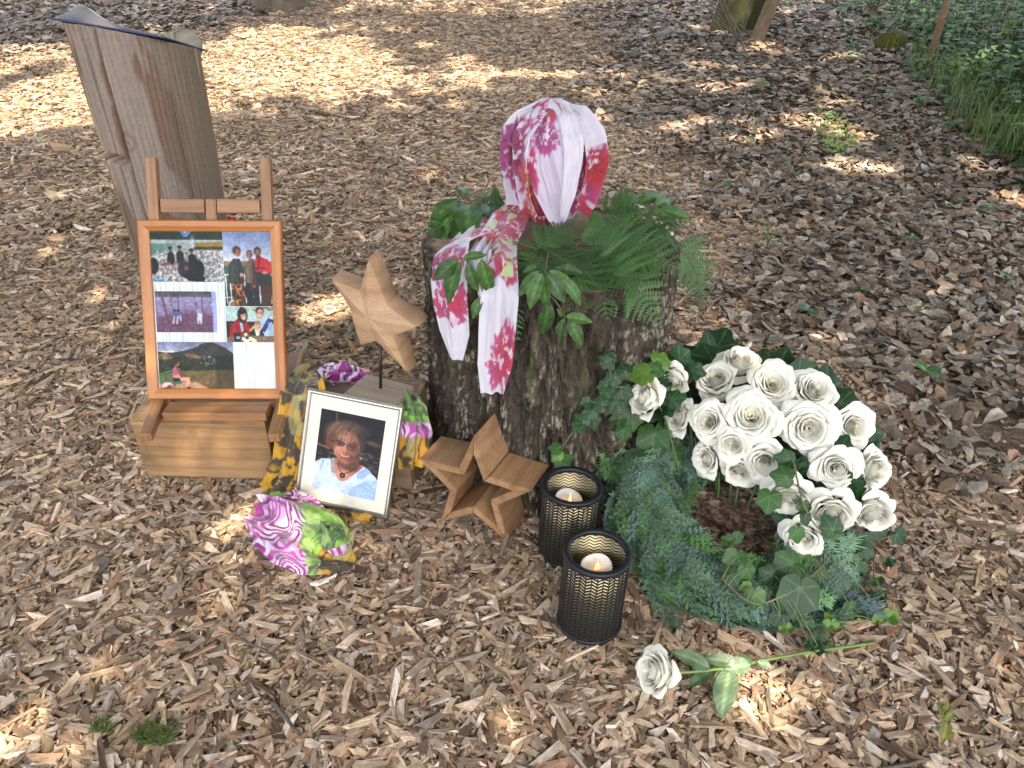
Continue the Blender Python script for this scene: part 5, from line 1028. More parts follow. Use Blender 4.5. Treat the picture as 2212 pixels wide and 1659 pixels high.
# ------------------------------------------------------------------ lanterns with candles
BLACK = m_plain('black_metal', (.010, .011, .014), .42); 
GOLD, _t, _b = newmat('gold_metal'); _b.inputs['Base Color'].default_value = (.32, .265, .15, 1); _b.inputs['Metallic'].default_value = .85; _b.inputs['Roughness'].default_value = .38
WAX, _t, _b = newmat('wax'); _b.inputs['Base Color'].default_value = (.88, .88, .86, 1); _b.inputs['Subsurface Weight'].default_value = .4; _b.inputs['Subsurface Radius'].default_value = (.02, .015, .01); _b.inputs['Roughness'].default_value = .5
FLAME, _t, _b = newmat('flame'); _b.inputs['Base Color'].default_value = (.9, .4, .1, 1); _b.inputs['Emission Color'].default_value = (1, .42, .08, 1); _b.inputs['Emission Strength'].default_value = 1.1
def lantern(label, loc, lean):
    root = thing('candle_lantern', label, 'lantern', loc, 'black herringbone lanterns', (0, lean, rng.uniform(0, 1)))
    r, h = .0700, .205
    V, F = lathe([(r - .0014, .008), (r - .0004, .008), (r - .0004, h - .006), (r - .0014, h - .006), (r - .0014, .008)], 96); mk('gold_lining', V, F, GOLD, root)
    nc, nr = 36, 21; Vs, Fs, n = [], [], 0
    q = np.array([(0, 1, 2, 3), (7, 6, 5, 4), (0, 4, 5, 1), (1, 5, 6, 2), (2, 6, 7, 3), (3, 7, 4, 0)])
    def bar(a0, z0, a1, z1, wd, ra, rb):
        nonlocal n
        d = np.array([(a1 - a0) * r, z1 - z0]); d /= np.linalg.norm(d); pn = np.array([-d[1], d[0]]) * wd / 2; P = []
        for R in (ra, rb):
            for (a, z), s in (((a0, z0), 1), ((a1, z1), 1), ((a1, z1), -1), ((a0, z0), -1)):
                aa, zz = a + s * pn[0] / r, z + s * pn[1]; P.append((R * math.cos(aa), R * math.sin(aa), zz))
        Vs.extend(P); Fs.append(q + n); n += 8
    st = 2 * PI / nc; pz = (h - .022) / nr
    for i in range(nc):
        a = i * st; bar(a, .009, a, h - .009, .0021, r + .0010, r - .0004)
        for j in range(nr + 1):
            z = .011 + j * pz; z1 = z + (.0075 if i % 2 else -.0075)
            if .008 < z1 < h - .008: bar(a, z, a + st, z1, .0042, r + .0007, r - .0003); bar(a, z, a + st, z1, .0024, r - .0013, r - .0019)
    mk('herringbone_mesh', np.array(Vs), np.concatenate(Fs), BLACK, root, smooth=False)
    for nm, z0, z1, w in (('top_rim', h - .010, h + .001, .0100), ('bottom_rim', 0, .009, .003)):
        V, F = lathe([(r + .0022, z0), (r + .003, z0 + .0012), (r + .003, z1 - .0015), (r + .0015, z1), (r - w + .0015, z1), (r - w, z1 - .0015), (r - w, z0 + .001), (r - w + .001, z0), (r + .0022, z0)], 96); mk(nm, V, F, BLACK, root)
    V, F = lathe([(0, .004), (r - .002, .004), (r - .002, .007), (0, .007)], 64); mk('floor_plate', V, F, BLACK, root)
    ca = thing('led_candle', label.replace('lantern', 'lantern holding it') if False else '', 'candle'); return root, ca
def candle(ca, label, loc, lean, hc, tilt):
    ca.location = loc; ca.rotation_euler = (0, lean, tilt); tag(ca, label, 'candle', 'white candles in the lanterns')
    k = 64; a = np.arange(k) / k * 2 * PI; rows = []
    for rr, z in ((.0, .008), (.0335, .008), (.0345, .02), (.0345, hc - .02), (.0345, hc - .004), (.0335, hc), (.031, hc), (.028, hc - .004), (.018, hc - .0075), (.0, hc - .008)):
        w = (.006 * np.sin(a + .4) + .0025 * np.sin(2 * a + 1)) * (1 if z > hc - .03 else 0); rows.append(np.stack([rr * np.cos(a), rr * np.sin(a), z + w], 1))
    mk('wax_body', np.concatenate(rows), gridF(k, len(rows), True), WAX, ca)
    V, F = lathe([(0, 0), (.0030, .002), (.0046, .007), (.0040, .012), (.0022, .018), (.0, .0225)], 20); V[:, 1] *= .6; mk('flame', V + np.array([0, -.003, hc - .007]), F, FLAME, ca)
la, ca1 = lantern('black and gold herringbone lantern standing nearest the viewer', (.172, 1.163, .0), .05)
candle(ca1, 'white candle with orange flame inside the nearest lantern', (.172, 1.163, .0), .05, .165, .3)
lb, ca2 = lantern('black and gold herringbone lantern close to the stump, partly hidden by the nearer one', (.134, 1.392, -.008), .045)
candle(ca2, 'white candle with orange flame inside the lantern close to the stump', (.134, 1.392, -.008), .045, .160, 1.2)

# ------------------------------------------------------------------ wreath of blue green conifer sprays
WC, WR, WT = np.array([.560, 1.435, .088]), .220, .058
WM = rotx(R_(15))
def spray_proto(seed):
    r = np.random.default_rng(seed); V, F, T_ = [], [], []
    def twig(b, d, L, w):                         # a scale-leaf twiglet: slim bent lozenge
        s = np.array([-d[1], d[0], 0]); n0 = len(V); t = r.normal(0, .04)
        V.extend([b, b + d * L * .45 + s * w + [0, 0, .012 + t * .2], b + d * L + [0, 0, t], b + d * L * .45 - s * w + [0, 0, .012 + t * .2]]); F.append([n0, n0 + 3, n0 + 2, n0 + 1]); T_.extend([0, .5, 1, .5])
    nb = 9
    for i in range(nb):
        f = i / nb; y = .06 + .9 * f; b = np.array([.03 * math.sin(f * 4 + seed), y, .04 * math.sin(f * 3)]); 
        for s in (-1, 1):
            L = .42 * (1 - f) ** .7 + .07; a = R_(42 + r.normal(0, 7)); d = np.array([s * math.sin(a), math.cos(a), 0]); m = max(2, int(L / .085))
            for j in range(m):
                q = b + d * L * (j / m) + np.array([0, 0, -.10 * (j / m) ** 2 * L]); 
                for h in (-1, 1): a2 = a * s + h * R_(34 + r.normal(0, 6)); twig(q, np.array([math.sin(a2), math.cos(a2), 0]), .135 * (1 - .4 * j / m), .020)
                twig(q, d, .12, .018)
            twig(b + d * L * .92 - np.array([0, 0, .1 * L]), d, .10, .014)
        twig(b, np.array([0, 1.0, 0]), .14, .016)
    return np.array(V), np.array(F), np.array(T_)
def wreath():
    root = thing('flower_wreath', 'round wreath of blue green conifer sprays leaning on the stump foot', 'wreath', (WC[0], WC[1], 0))
    org = np.array(root.location); protos = [spray_proto(s) for s in range(6)]; sp = Soup(); r = np.random.default_rng(5)
    # straw ring under the sprays
    nu, nv = 72, 20; A, B = np.meshgrid(np.arange(nu) / nu * 2 * PI, np.arange(nv) / nv * 2 * PI); q = WT * .72; P = np.stack([(WR + q * np.cos(B)) * np.cos(A), (WR + q * np.cos(B)) * np.sin(A), q * np.sin(B)], -1).reshape(-1, 3) @ WM.T + WC
    P[:, 2] = np.maximum(P[:, 2], -.01); a = np.arange(nu * nv).reshape(nv, nu); a = np.concatenate([a, a[:, :1]], 1); a = np.concatenate([a, a[:1]], 0); F = np.stack([a[:-1, :-1], a[:-1, 1:], a[1:, 1:], a[1:, :-1]], -1).reshape(-1, 4)
    mk('ring', P, F, m_plain('ring_dark', (.030, .045, .028), .9), root, None, None, True, org)
    N_ = 720
    for i in range(N_):
        th = r.uniform(0, 2 * PI); ps = R_(r.uniform(-35, 195)) if r.random() < .75 else R_(r.uniform(30, 150))     # 0 = outside, 90 = top, 180 = inside
        if math.cos(th) > .30 and math.sin(th) > -.78: continue
        er = np.array([math.cos(th), math.sin(th), 0]); et = np.array([-math.sin(th), math.cos(th), 0]); n = er * math.cos(ps) + np.array([0, 0, 1]) * math.sin(ps)
        p = er * WR + n * WT * r.uniform(.78, 1.0); side = math.cos(ps)
        d = et * (1.0 if th > 4.3 or th < 1.3 else -1.0) * r.uniform(.7, 1) if False else et * r.choice([1, 1, 1, .8]) * (1 if math.sin(th - 1.2) < .95 else 1)
        flow = 1 if (th % (2 * PI)) > 2.4 and (th % (2 * PI)) < 5.6 else 1
        d = et * flow * r.uniform(.65, 1.0) + er * side * r.uniform(.25, .95) - np.array([0, 0, 1]) * abs(side) * .25 + n * r.uniform(-.02, .16)
        d, n2, p = WM @ d, WM @ (n + r.normal(0, .38, 3)), WM @ p + WC
        V, F, T_ = protos[i % 6]; L = r.uniform(.095, .155); M = frame(d, n2); Vw = (V * np.array([.85, 1, 1])) * L; 
        Vw[:, 2] -= .9 * Vw[:, 1] ** 2 / WT * .35 * (0.6 if abs(side) < .5 else 1)
        Vw = Vw @ M.T + p; Vw[:, 2] = np.maximum(Vw[:, 2], .010 + .004 * r.random())
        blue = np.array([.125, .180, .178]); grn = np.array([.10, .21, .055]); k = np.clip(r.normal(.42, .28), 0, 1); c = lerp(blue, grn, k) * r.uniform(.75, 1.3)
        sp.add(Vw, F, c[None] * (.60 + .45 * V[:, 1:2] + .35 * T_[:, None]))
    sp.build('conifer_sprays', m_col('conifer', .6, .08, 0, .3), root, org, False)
    return root
WREATH = wreath()

# ------------------------------------------------------------------ roses
ROSE = m_col('rose_petal', .6, .16, 0, .3, 40, 0, .15)
def rose_mesh(seed, opening=1.0, n=33, nu=15, nv=13):
    r = np.random.default_rng(seed); sp = Soup(); U, Vv = np.meshgrid(np.linspace(-1, 1, nu), np.linspace(0, 1, nv)); o = opening
    for i in range(n):
        t = i / (n - 1); ph = i * 2.39996 + r.normal(0, .22)
        Rb = .035 + (.50 + .30 * o) * t ** 1.02; aw = lerp(2.3, .70, t ** .55) * r.uniform(.9, 1.12)
        wp = np.clip(Vv, 0, 1) ** .40 * (1 - .10 * Vv ** 6)
        tipc = 1 - (.10 + .13 * t) * np.abs(U) ** 2.2 + .05 * t * np.exp(-(U / .2) ** 2) * (r.random() < .75)
        vv = Vv * tipc; th = ph + U * aw * wp
        Hh = (1.0 + .06 * math.sin(t * 3.0) - .10 * t - .36 * max(0, t - .55)) * r.uniform(.97, 1.03)
        rho = Rb * (.34 + .66 * np.sin(np.clip(vv, 0, 1.1) * PI * .5) ** .8)
        rho = rho * (1 - .22 * (1 - t) ** 2 * sstep(.7, 1.05, vv))
        fl = sstep(.70, 1.08, vv); out = t ** 1.7 * o
        rho = rho + fl * (.060 + .22 * out) * r.uniform(.7, 1.25) + .05 * U * (.25 + .75 * t) * r.choice([-1, 1]) * .8
        z = Hh * vv ** .95 - fl ** 2 * (.085 + .26 * out) + .02 * np.sin(U * 4 + i) * Vv * t
        rho = rho + .022 * np.sin(U * r.uniform(4, 8) + r.uniform(0, 6)) * vv ** 3 * (.25 + t) + .03 * (fbm(U * 2 + i, Vv * 2, 0, 2, seed) - .5) * t
        rho = rho + .05 * np.exp(-(U / .15) ** 2) * t * sstep(.55, 1, vv)
        if i > n - 6: k = r.random(); rho = rho + .12 * sstep(.45, 1.0, vv) * k; z = z - .30 * sstep(.45, 1.0, vv) * k
        P = np.stack([rho * np.cos(th), rho * np.sin(th), z], -1).reshape(-1, 3)
        inn = np.array([.86, .79, .47]); outc = np.array([.88, .865, .775]); gr = np.array([.66, .72, .45])
        c = lerp(inn, outc, sstep(.10, .60, t * .7 + .5 * Vv)[..., None]); c = lerp(c, gr, (sstep(.3, .0, Vv) * .5 + (.25 * (t > .93) * (r.random() < .5)))[..., None]); c = lerp(c, np.array([.72, .64, .44]), (sstep(.97, 1.0, Vv) * (np.abs(U) > .5) * .22)[..., None])
        sp.add(P, gridF(nu, nv), c.reshape(-1, 3))
    V, F = lathe([(0, -.20), (.10, -.18), (.17, -.08), (.20, .02), (.14, .10)], 16); sp.add(V, F, (.10, .19, .06))
    V = np.concatenate(sp.V); V -= np.array([0, 0, .38]); sc = 1 / np.percentile(np.hypot(V[:, 0], V[:, 1]), 97); sp.V = [V * sc]; sp.c = [np.concatenate(sp.c)]; sp.u = [np.concatenate(sp.u)]
    return sp
RPROTO = []
for s, op in ((1, 1.0), (2, .95), (3, .62), (4, .42), (5, .85)): RPROTO.append(rose_mesh(s, op).build('white_rose', ROSE).data)
for o in [o for o in C.objects if o.name.startswith('white_rose')]: bpy.data.objects.remove(o)
def face(px, py, z, tx, ty):
    """axis of a rose: towards the camera, turned tx to the right and ty up in the picture"""
    p = stumpside(at(px, py, z), .395); v = np.array([0, 0, CAMH]) - p; v /= np.linalg.norm(v); rt = np.cross([0, 0, 1], -v); rt = -rt / np.linalg.norm(rt) if np.cross([0, 0, 1], -v)[0] < 0 else rt / np.linalg.norm(rt); u2 = np.cross(rt, -v); u2 = u2 if u2[2] > 0 else -u2
    d = v + rt * tx + u2 * ty; return p, d / np.linalg.norm(d)
ROSES = [  # zoom px centre, diameter, z, proto, turn right, turn up, label
    (360, 535, 250, .265, 3, -1.1, .15, 'leftmost white rose of the wreath, seen from the side with ragged outer petals'),
    (545, 395, 195, .275, 3, -.5, -.9, 'small white rose between the leftmost rose and the upper row'),
    (820, 412, 255, .300, 1, -.30, .55, 'white rose just left below the topmost one, turned to the upper left'),
    (980, 300, 255, .315, 2, .10, .95, 'topmost white rose of the wreath, facing upwards'),
    (1205, 440, 285, .320, 0, .05, .25, 'open white rose right below the topmost one with a yellowish heart'),
    (1475, 485, 285, .300, 4, .35, .45, 'greenish white rose at the upper right edge of the cluster'),
    (575, 658, 225, .265, 4, -.95, .0, 'narrow white rose turned left in the left half of the cluster'),
    (775, 690, 250, .285, 0, -.30, .05, 'round white rose left of the largest one, with tight spiral heart'),
    (1060, 655, 345, .310, 0, .0, .10, 'largest open white rose at the centre of the cluster'),
    (1450, 730, 345, .300, 1, .05, -.02, 'second large open white rose, right of the central one, with deep yellow heart'),
    (1740, 720, 275, .285, 1, .45, .05, 'white rose at the right end of the row with the two largest ones'),
    (938, 845, 205, .265, 2, -.1, -.05, 'smallest open white rose tucked under the central one'),
    (765, 940, 225, .200, 4, -.75, -.30, 'crumpled white rose at the lower left, over the hole of the wreath'),
    (985, 1020, 215, .200, 2, .0, -.55, 'greenish white rose half hidden under its neighbours at the hole of the wreath'),
    (1155, 960, 275, .235, 1, -.05, -.25, 'white rose with an ivy leaf lying on its lower right petals'),
    (1630, 1000, 295, .250, 0, .15, -.12, 'large white rose in the lower right of the cluster beside a side view rose'),
    (1870, 1010, 245, .240, 3, 1.0, .05, 'rightmost white rose seen from the side'),
    (1310, 1190, 300, .190, 4, .05, -.85, 'wide white rose hanging face down beside the ivy stem'),
    (1610, 1290, 295, .190, 4, .10, -.75, 'drooping white rose between the face down rose and the bud at the right'),
    (1885, 1300, 260, .185, 3, .55, -.80, 'bud shaped white rose at the lower right, above the ivy'),
    (1410, 1465, 265, .140, 4, .05, -.70, 'lowest white rose of the wreath with a dark ivy leaf across it')]
ROSEPOS = []
for i, (zx, zy, dz, z, pr, tx, ty, lab) in enumerate(ROSES):
    p, d = face(1283.2 + .32 * zx, 690.3 + .32 * zy, z, tx, ty); w = p[1] * math.cos(PITCH) + (CAMH - p[2]) * math.sin(PITCH); rad = dz * .32 / 2 * w / FPX * 1.04
    o = bpy.data.objects.new('white_rose', RPROTO[pr]); C.objects.link(o); o.location = p - d * rad * .15
    M = frame(np.cross(d, [math.sin(i * 2.1), math.cos(i * 2.1), .3]), d); o.rotation_euler = Matrix(M.tolist()).to_euler(); o.scale = (rad * .95, rad * .95, rad * 1.0); tag(o, lab, 'rose', 'white roses of the wreath'); ROSEPOS.append((p, d, rad))

# ------------------------------------------------------------------ leaves of the wreath and ivy vines
IVY = m_col('ivy_leaf', .40, .12, .18, .28, 120.0)
def imgdir(deg, tilt=.75):
    a = R_(deg); return np.array([math.cos(a), math.sin(a) * (1 - tilt * .5), math.sin(a) * tilt])
def ivy_at(sp, px, py, size, deg, z, col, r, nrm=None, mat='ivy', glob=1.0):
    """ivy leaf: blade centre at px,py; size px; deg = direction of the tip in the picture"""
    p = stumpside(at(px, py, z), .365); w = p[1] * math.cos(PITCH) + (CAMH - p[2]) * math.sin(PITCH); L = size * w / FPX; d = imgdir(deg)
    n = np.array([r.normal(0, .28), -.75 + r.normal(0, .2), .75]) if nrm is None else np.asarray(nrm); M = frame(d, n)
    V, F, U, vein = ivy_leaf(L, 4, 72, r.uniform(.02, .28), r.uniform(.05, .35)); V = V - np.array([0, L * .42, 0])
    c = np.asarray(col)[None] * (.85 + .3 * fbm(V[:, 0] / L * 4 + px, V[:, 1] / L * 4, 0, 2)[:, None]); c = np.where(vein[:, None], lerp(c, np.array([.17, .26, .10]), .40), c); c = np.concatenate([c]); P = V @ M.T + p
    P[:, 2] = np.maximum(P[:, 2], .026 + .004 * np.sin(P[:, 0] * 300)); sp.add(P, F, c); return p, M[:, 1] * L, P
DGREEN, MGREEN, LGREEN = np.array([.018, .050, .018]), np.array([.032, .085, .020]), np.array([.085, .17, .025])
def wreath_leaves():
    """big dark leaves bedding the roses: part of the wreath"""
    sp = Soup(); r = np.random.default_rng(11); org = WREATH.location
    edge = [(1535, 745, 70, 100, .30), (1560, 730, 62, 70, .31), (1515, 770, 60, 140, .29), (1490, 765, 55, 120, .28), (1575, 790, 60, 60, .29), (1690, 775, 62, 80, .29), (1650, 770, 45, 60, .29), (1745, 800, 60, 40, .29), (1790, 815, 70, 70, .28), (1770, 835, 60, 30, .28), (1800, 850, 60, 10, .27),
            (1840, 873, 62, 10, .26), (1885, 935, 66, 15, .25), (1870, 955, 60, 0, .24), (1862, 965, 50, -10, .23), (1600, 845, 60, 40, .28), (1620, 840, 50, 60, .28), (1500, 860, 58, 200, .25), (1420, 810, 44, 150, .26), (1395, 838, 40, 180, .25), (1690, 930, 70, -80, .26), (1680, 945, 60, -100, .26), (1740, 985, 60, -60, .24), (1750, 1000, 60, -30, .23), (1530, 965, 40, -60, .22), (1560, 985, 50, -100, .21), (1470, 900, 60, -110, .24), (1440, 930, 60, 200, .22),
            (1640, 960, 55, -90, .24), (1700, 1040, 60, -70, .21), (1860, 1075, 50, -20, .20), (1905, 1110, 40, -30, .17), (1830, 1060, 40, -40, .20), (1690, 820, 50, 100, .28), (1590, 900, 50, 200, .27), (1655, 900, 60, 0, .26), (1600, 990, 55, 180, .22), (1760, 910, 50, 90, .27), (1780, 1090, 50, -80, .17), (1720, 1090, 50, -90, .16), (1660, 1020, 55, 200, .2)]
    for (px, py, s, dg, z) in edge: ivy_at(sp, px, py, s * .98, dg + r.normal(0, 14), z - .05, DGREEN * r.uniform(.8, 1.4), r, (r.normal(0, .3), -.6, .8))
    for p, d, rad in ROSEPOS:
        for k in range(7):
            a = r.uniform(0, 2 * PI); M = frame(np.cross(d, [.3, .2, .9]), d); q = p - d * rad * r.uniform(.95, 1.35) + (M[:, 0] * math.cos(a) + M[:, 1] * math.sin(a)) * rad * r.uniform(.4, .95)
            if q[2] < .06: continue
            L = r.uniform(.034, .05); V, F, U, vein = ivy_leaf(L, 3, 36, r.uniform(0, .25), .3); M2 = frame((M[:, 0] * math.cos(a) + M[:, 1] * math.sin(a)) + r.normal(0, .3, 3), d + r.normal(0, .4, 3)); c = np.tile(DGREEN * r.uniform(.7, 1.5), (len(V), 1)); c = np.where(vein[:, None], c * 2.0, c); sp.add(V @ M2.T + q, F, c)
    sp.build('leaves', IVY, WREATH, org)
    sp = Soup()                                                              # rose stems pushed into the ring
    for p, d, rad in ROSEPOS:
        b = WC + WM @ np.array([(p - WC)[0] * .55, (p - WC)[1] * .55, 0]); V, F = tube(bez(p - d * rad * .5, p - d * rad * 1.4 - np.array([0, 0, .01]), b, np.linspace(0, 1, 8)), .003, 6); sp.add(V, F, (.06, .11, .03))
    sp.build('flower_stems', m_col('rose_stem', .5), WREATH, org)
wreath_leaves()
VINES = [
    ('ivy vine climbing beside the stump left of the white roses', [(1480, 905, .22), (1400, 850, .22), (1330, 830, .20), (1295, 870, .17), (1250, 915, .14), (1215, 965, .12), (1205, 995, .11)],
     [(1432, 775, 36, 70, .27, 2), (1415, 765, 22, 100, .28, 2), (1455, 770, 32, 60, .28, 2), (1378, 812, 46, 200, .25, 2), (1408, 800, 36, 180, .25, 1), (1340, 800, 34, 160, .22, 0), (1318, 785, 36, -60, .22, 0), (1303, 777, 24, 150, .22, 0), (1318, 820, 34, 200, .21, 0), (1312, 848, 32, -80, .2, 0), (1345, 860, 44, -70, .2, 0), (1325, 880, 36, -120, .18, 0), (1290, 870, 34, 170, .17, 0), (1270, 890, 30, 190, .16, 0), (1283, 912, 40, -85, .15, 0), (1252, 905, 32, 130, .15, 0), (1245, 925, 26, -140, .14, 0), (1262, 870, 22, 200, .16, 0), (1300, 835, 26, 190, .19, 0),
      (1368, 912, 44, -95, .19, 1), (1346, 940, 34, -100, .17, 1), (1410, 962, 66, -100, .19, 1), (1330, 905, 32, 200, .18, 0), (1355, 885, 38, 20, .2, 0), (1460, 990, 40, -70, .17, 1), (1448, 1010, 32, -110, .15, 2), (1445, 1035, 24, -120, .13, 2), (1425, 1000, 30, 180, .16, 1), (1475, 965, 36, -60, .18, 0), (1195, 968, 26, 150, .11, 1), (1222, 992, 38, 20, .10, 1), (1200, 990, 24, -120, .10, 2), (1206, 978, 22, 80, .11, 2), (1385, 870, 36, 210, .21, 0), (1420, 895, 40, -40, .21, 0)]),
    ('ivy vine trailing over the chips at the right edge of the wreath', [(1790, 1120, .10), (1850, 1150, .06), (1890, 1190, .03), (1885, 1260, .015), (1900, 1320, .015), (1890, 1350, .012)],
     [(1905, 1150, 38, -40, .05, 0), (1945, 1165, 34, -60, .04, 0), (1922, 1125, 30, 10, .08, 0), (1880, 1170, 30, -30, .05, 0), (1850, 1185, 34, -100, .04, 1), (1835, 1165, 30, 200, .06, 0), (1875, 1205, 30, -60, .03, 0), (1925, 1215, 26, 20, .02, 0), (1885, 1265, 22, 180, .02, 1), (1905, 1258, 22, 20, .02, 1), (1882, 1288, 20, 180, .015, 1), (1908, 1285, 20, 0, .015, 1), (1900, 1302, 18, -60, .015, 0), (1882, 1325, 34, 130, .02, 2), (1928, 1333, 40, 25, .025, 2), (1900, 1350, 34, -100, .02, 2), (1862, 1335, 26, 190, .02, 1), (1830, 1345, 38, -95, .02, 1), (1790, 1335, 28, 100, .03, 2), (1796, 1362, 34, -90, .02, 2), (1800, 1312, 24, 60, .03, 0), (1768, 1178, 30, -60, .07, 0), (1810, 1215, 30, -80, .05, 1), (1786, 1205, 36, 200, .06, 0)]),
    ('ivy vine with the biggest leaf, lying on the lower right of the wreath', [(1800, 1190, .09), (1770, 1230, .10), (1715, 1275, .10), (1640, 1310, .08), (1600, 1290, .10), (1560, 1250, .12)],
     [(1722, 1302, 96, -95, .085, 0), (1722, 1262, 52, 60, .095, 2), (1690, 1225, 62, 200, .11, 1), (1585, 1218, 46, -110, .13, 1), (1618, 1240, 36, -60, .12, 1), (1630, 1300, 44, -95, .09, 1), (1608, 1270, 26, 180, .10, 2), (1590, 1255, 44, -60, .11, 0), (1760, 1215, 36, 20, .09, 1), (1735, 1205, 24, -90, .10, 2), (1700, 1310, 44, 190, .07, 2), (1570, 1165, 26, 160, .12, 1), (1598, 1160, 24, 20, .12, 1), (1655, 1250, 44, 210, .10, 0), (1742, 1355, 30, -100, .03, 0), (1775, 1290, 40, -80, .05, 0), (1755, 1240, 40, -90, .08, 1), (1705, 1365, 34, -10, .02, 2), (1790, 1260, 44, 20, .05, 0), (1680, 1340, 34, -120, .05, 0), (1800, 1225, 40, -40, .075, 0), (1830, 1240, 36, -70, .055, 0), (1845, 1210, 38, 10, .06, 1), (1815, 1265, 34, -90, .05, 1), (1785, 1240, 38, 170, .075, 0), (1835, 1275, 30, -30, .035, 0), (1770, 1250, 34, -110, .08, 1), (1820, 1190, 38, 60, .08, 0), (1855, 1160, 34, 40, .08, 0), (1800, 1300, 34, -60, .035, 1), (1750, 1300, 36, -20, .07, 0), (1695, 1250, 34, 120, .10, 0), (1870, 1235, 28, -20, .03, 0), (1880, 1300, 26, 150, .03, 0), (1840, 1320, 30, -70, .03, 1), (1762, 1415, 34, 190, .013, 0), (1768, 1400, 44, -25, .014, 0)]),
    ('thin ivy stem with slim leaves running down across the lower roses', [(1715, 1000, .29), (1725, 1050, .27), (1733, 1085, .255), (1750, 1120, .22), (1775, 1150, .18), (1790, 1165, .14)],
     [(1685, 1027, 44, 175, .28, 1), (1660, 1090, 48, -105, .235, 1), (1735, 1100, 30, -90, .235, 1), (1724, 1160, 34, -70, .19, 1), (1742, 1125, 26, -80, .22, 0), (1790, 1130, 44, 120, .2, 0), (1790, 1150, 34, 190, .17, 1), (1705, 1010, 34, 60, .28, 0), (1690, 990, 40, 160, .29, 0), (1785, 1150, 30, -60, .15, 0)])]
for vi, (lab, pth, lvs) in enumerate(VINES):
    pts = np.array([stumpside(at(*q), .36) for q in pth]); root = thing('ivy_vine', lab, 'ivy', pts[0], 'ivy vines on the wreath'); r = np.random.default_rng(70 + vi)
    t = np.linspace(0, 1, 60); c = np.stack([np.interp(t, np.linspace(0, 1, len(pts)), pts[:, i]) for i in range(3)], 1)
    for _ in range(12): c[1:-1] = (c[:-2] + 2 * c[1:-1] + c[2:]) / 4
    c[:, 2] = np.maximum(c[:, 2], .024); st = Soup(); V, F = tube(c, np.linspace(.0024, .0012, 60), 6); st.add(V, F, (.15, .11, .07)); sp = Soup()
    for (px, py, s, dg, z, g) in lvs:
        big = s > 80; p, dv, _ = ivy_at(sp, px, py, s * (.80 if s > 80 else .93), dg + r.normal(0, 8), z, (DGREEN, MGREEN, LGREEN)[g] * r.uniform(.85, 1.3) * (1.25 if big else 1), r, (0, -.8, .7) if big else None)
        a = p - dv * .42; b = c[np.argmin(np.linalg.norm(c - a, axis=1))]; V, F = tube(bez(b, (a + b) / 2 + np.array([0, 0, .012]), a, np.linspace(0, 1, 7)), .0011, 5); st.add(V, F, (.13, .15, .05))
    st.build('stem', m_col('vine_stem', .7), root, pts[0]); sp.build('leaves', IVY, root, pts[0])

# bark log showing through the hole of the wreath
def bark_log():
    p = at(1575, 1100, .03); nu, nv = 120, 90; A, T = np.meshgrid(np.arange(nu) / nu * 2 * PI, np.linspace(0, 1, nv)); prof = np.sin(np.clip(T, .001, .999) * PI) ** .35
    n = fbm(np.cos(A) * 3, np.sin(A) * 3, T * 8, 4, 5); n2 = fbm(np.cos(A) * 9, np.sin(A) * 9, T * 22, 4, 6); r = prof * (.048 + .045 * (n - .5) + .022 * (n2 - .5)) + .0005
    P = np.stack([(T - .5) * .26, r * np.cos(A) * 1.2, r * np.sin(A)], -1).reshape(-1, 3) @ rotz(-.42).T + p; c = lerp(np.array([.075, .045, .032]), np.array([.21, .14, .10]), sstep(.45, .65, n2)[..., None]); c = lerp(c, np.array([.36, .29, .23]), (sstep(.60, .68, n))[..., None] * .7)
    o = mk('bark_log', P - p, gridF(nu, nv, True), m_col('rotten_bark', .9, 0, .35, .2, 140.0, .5), None, c.reshape(-1, 3)); o.location = p; tag(o, 'rough dark brown piece of bark lying in the hole of the wreath', 'bark')
bark_log()

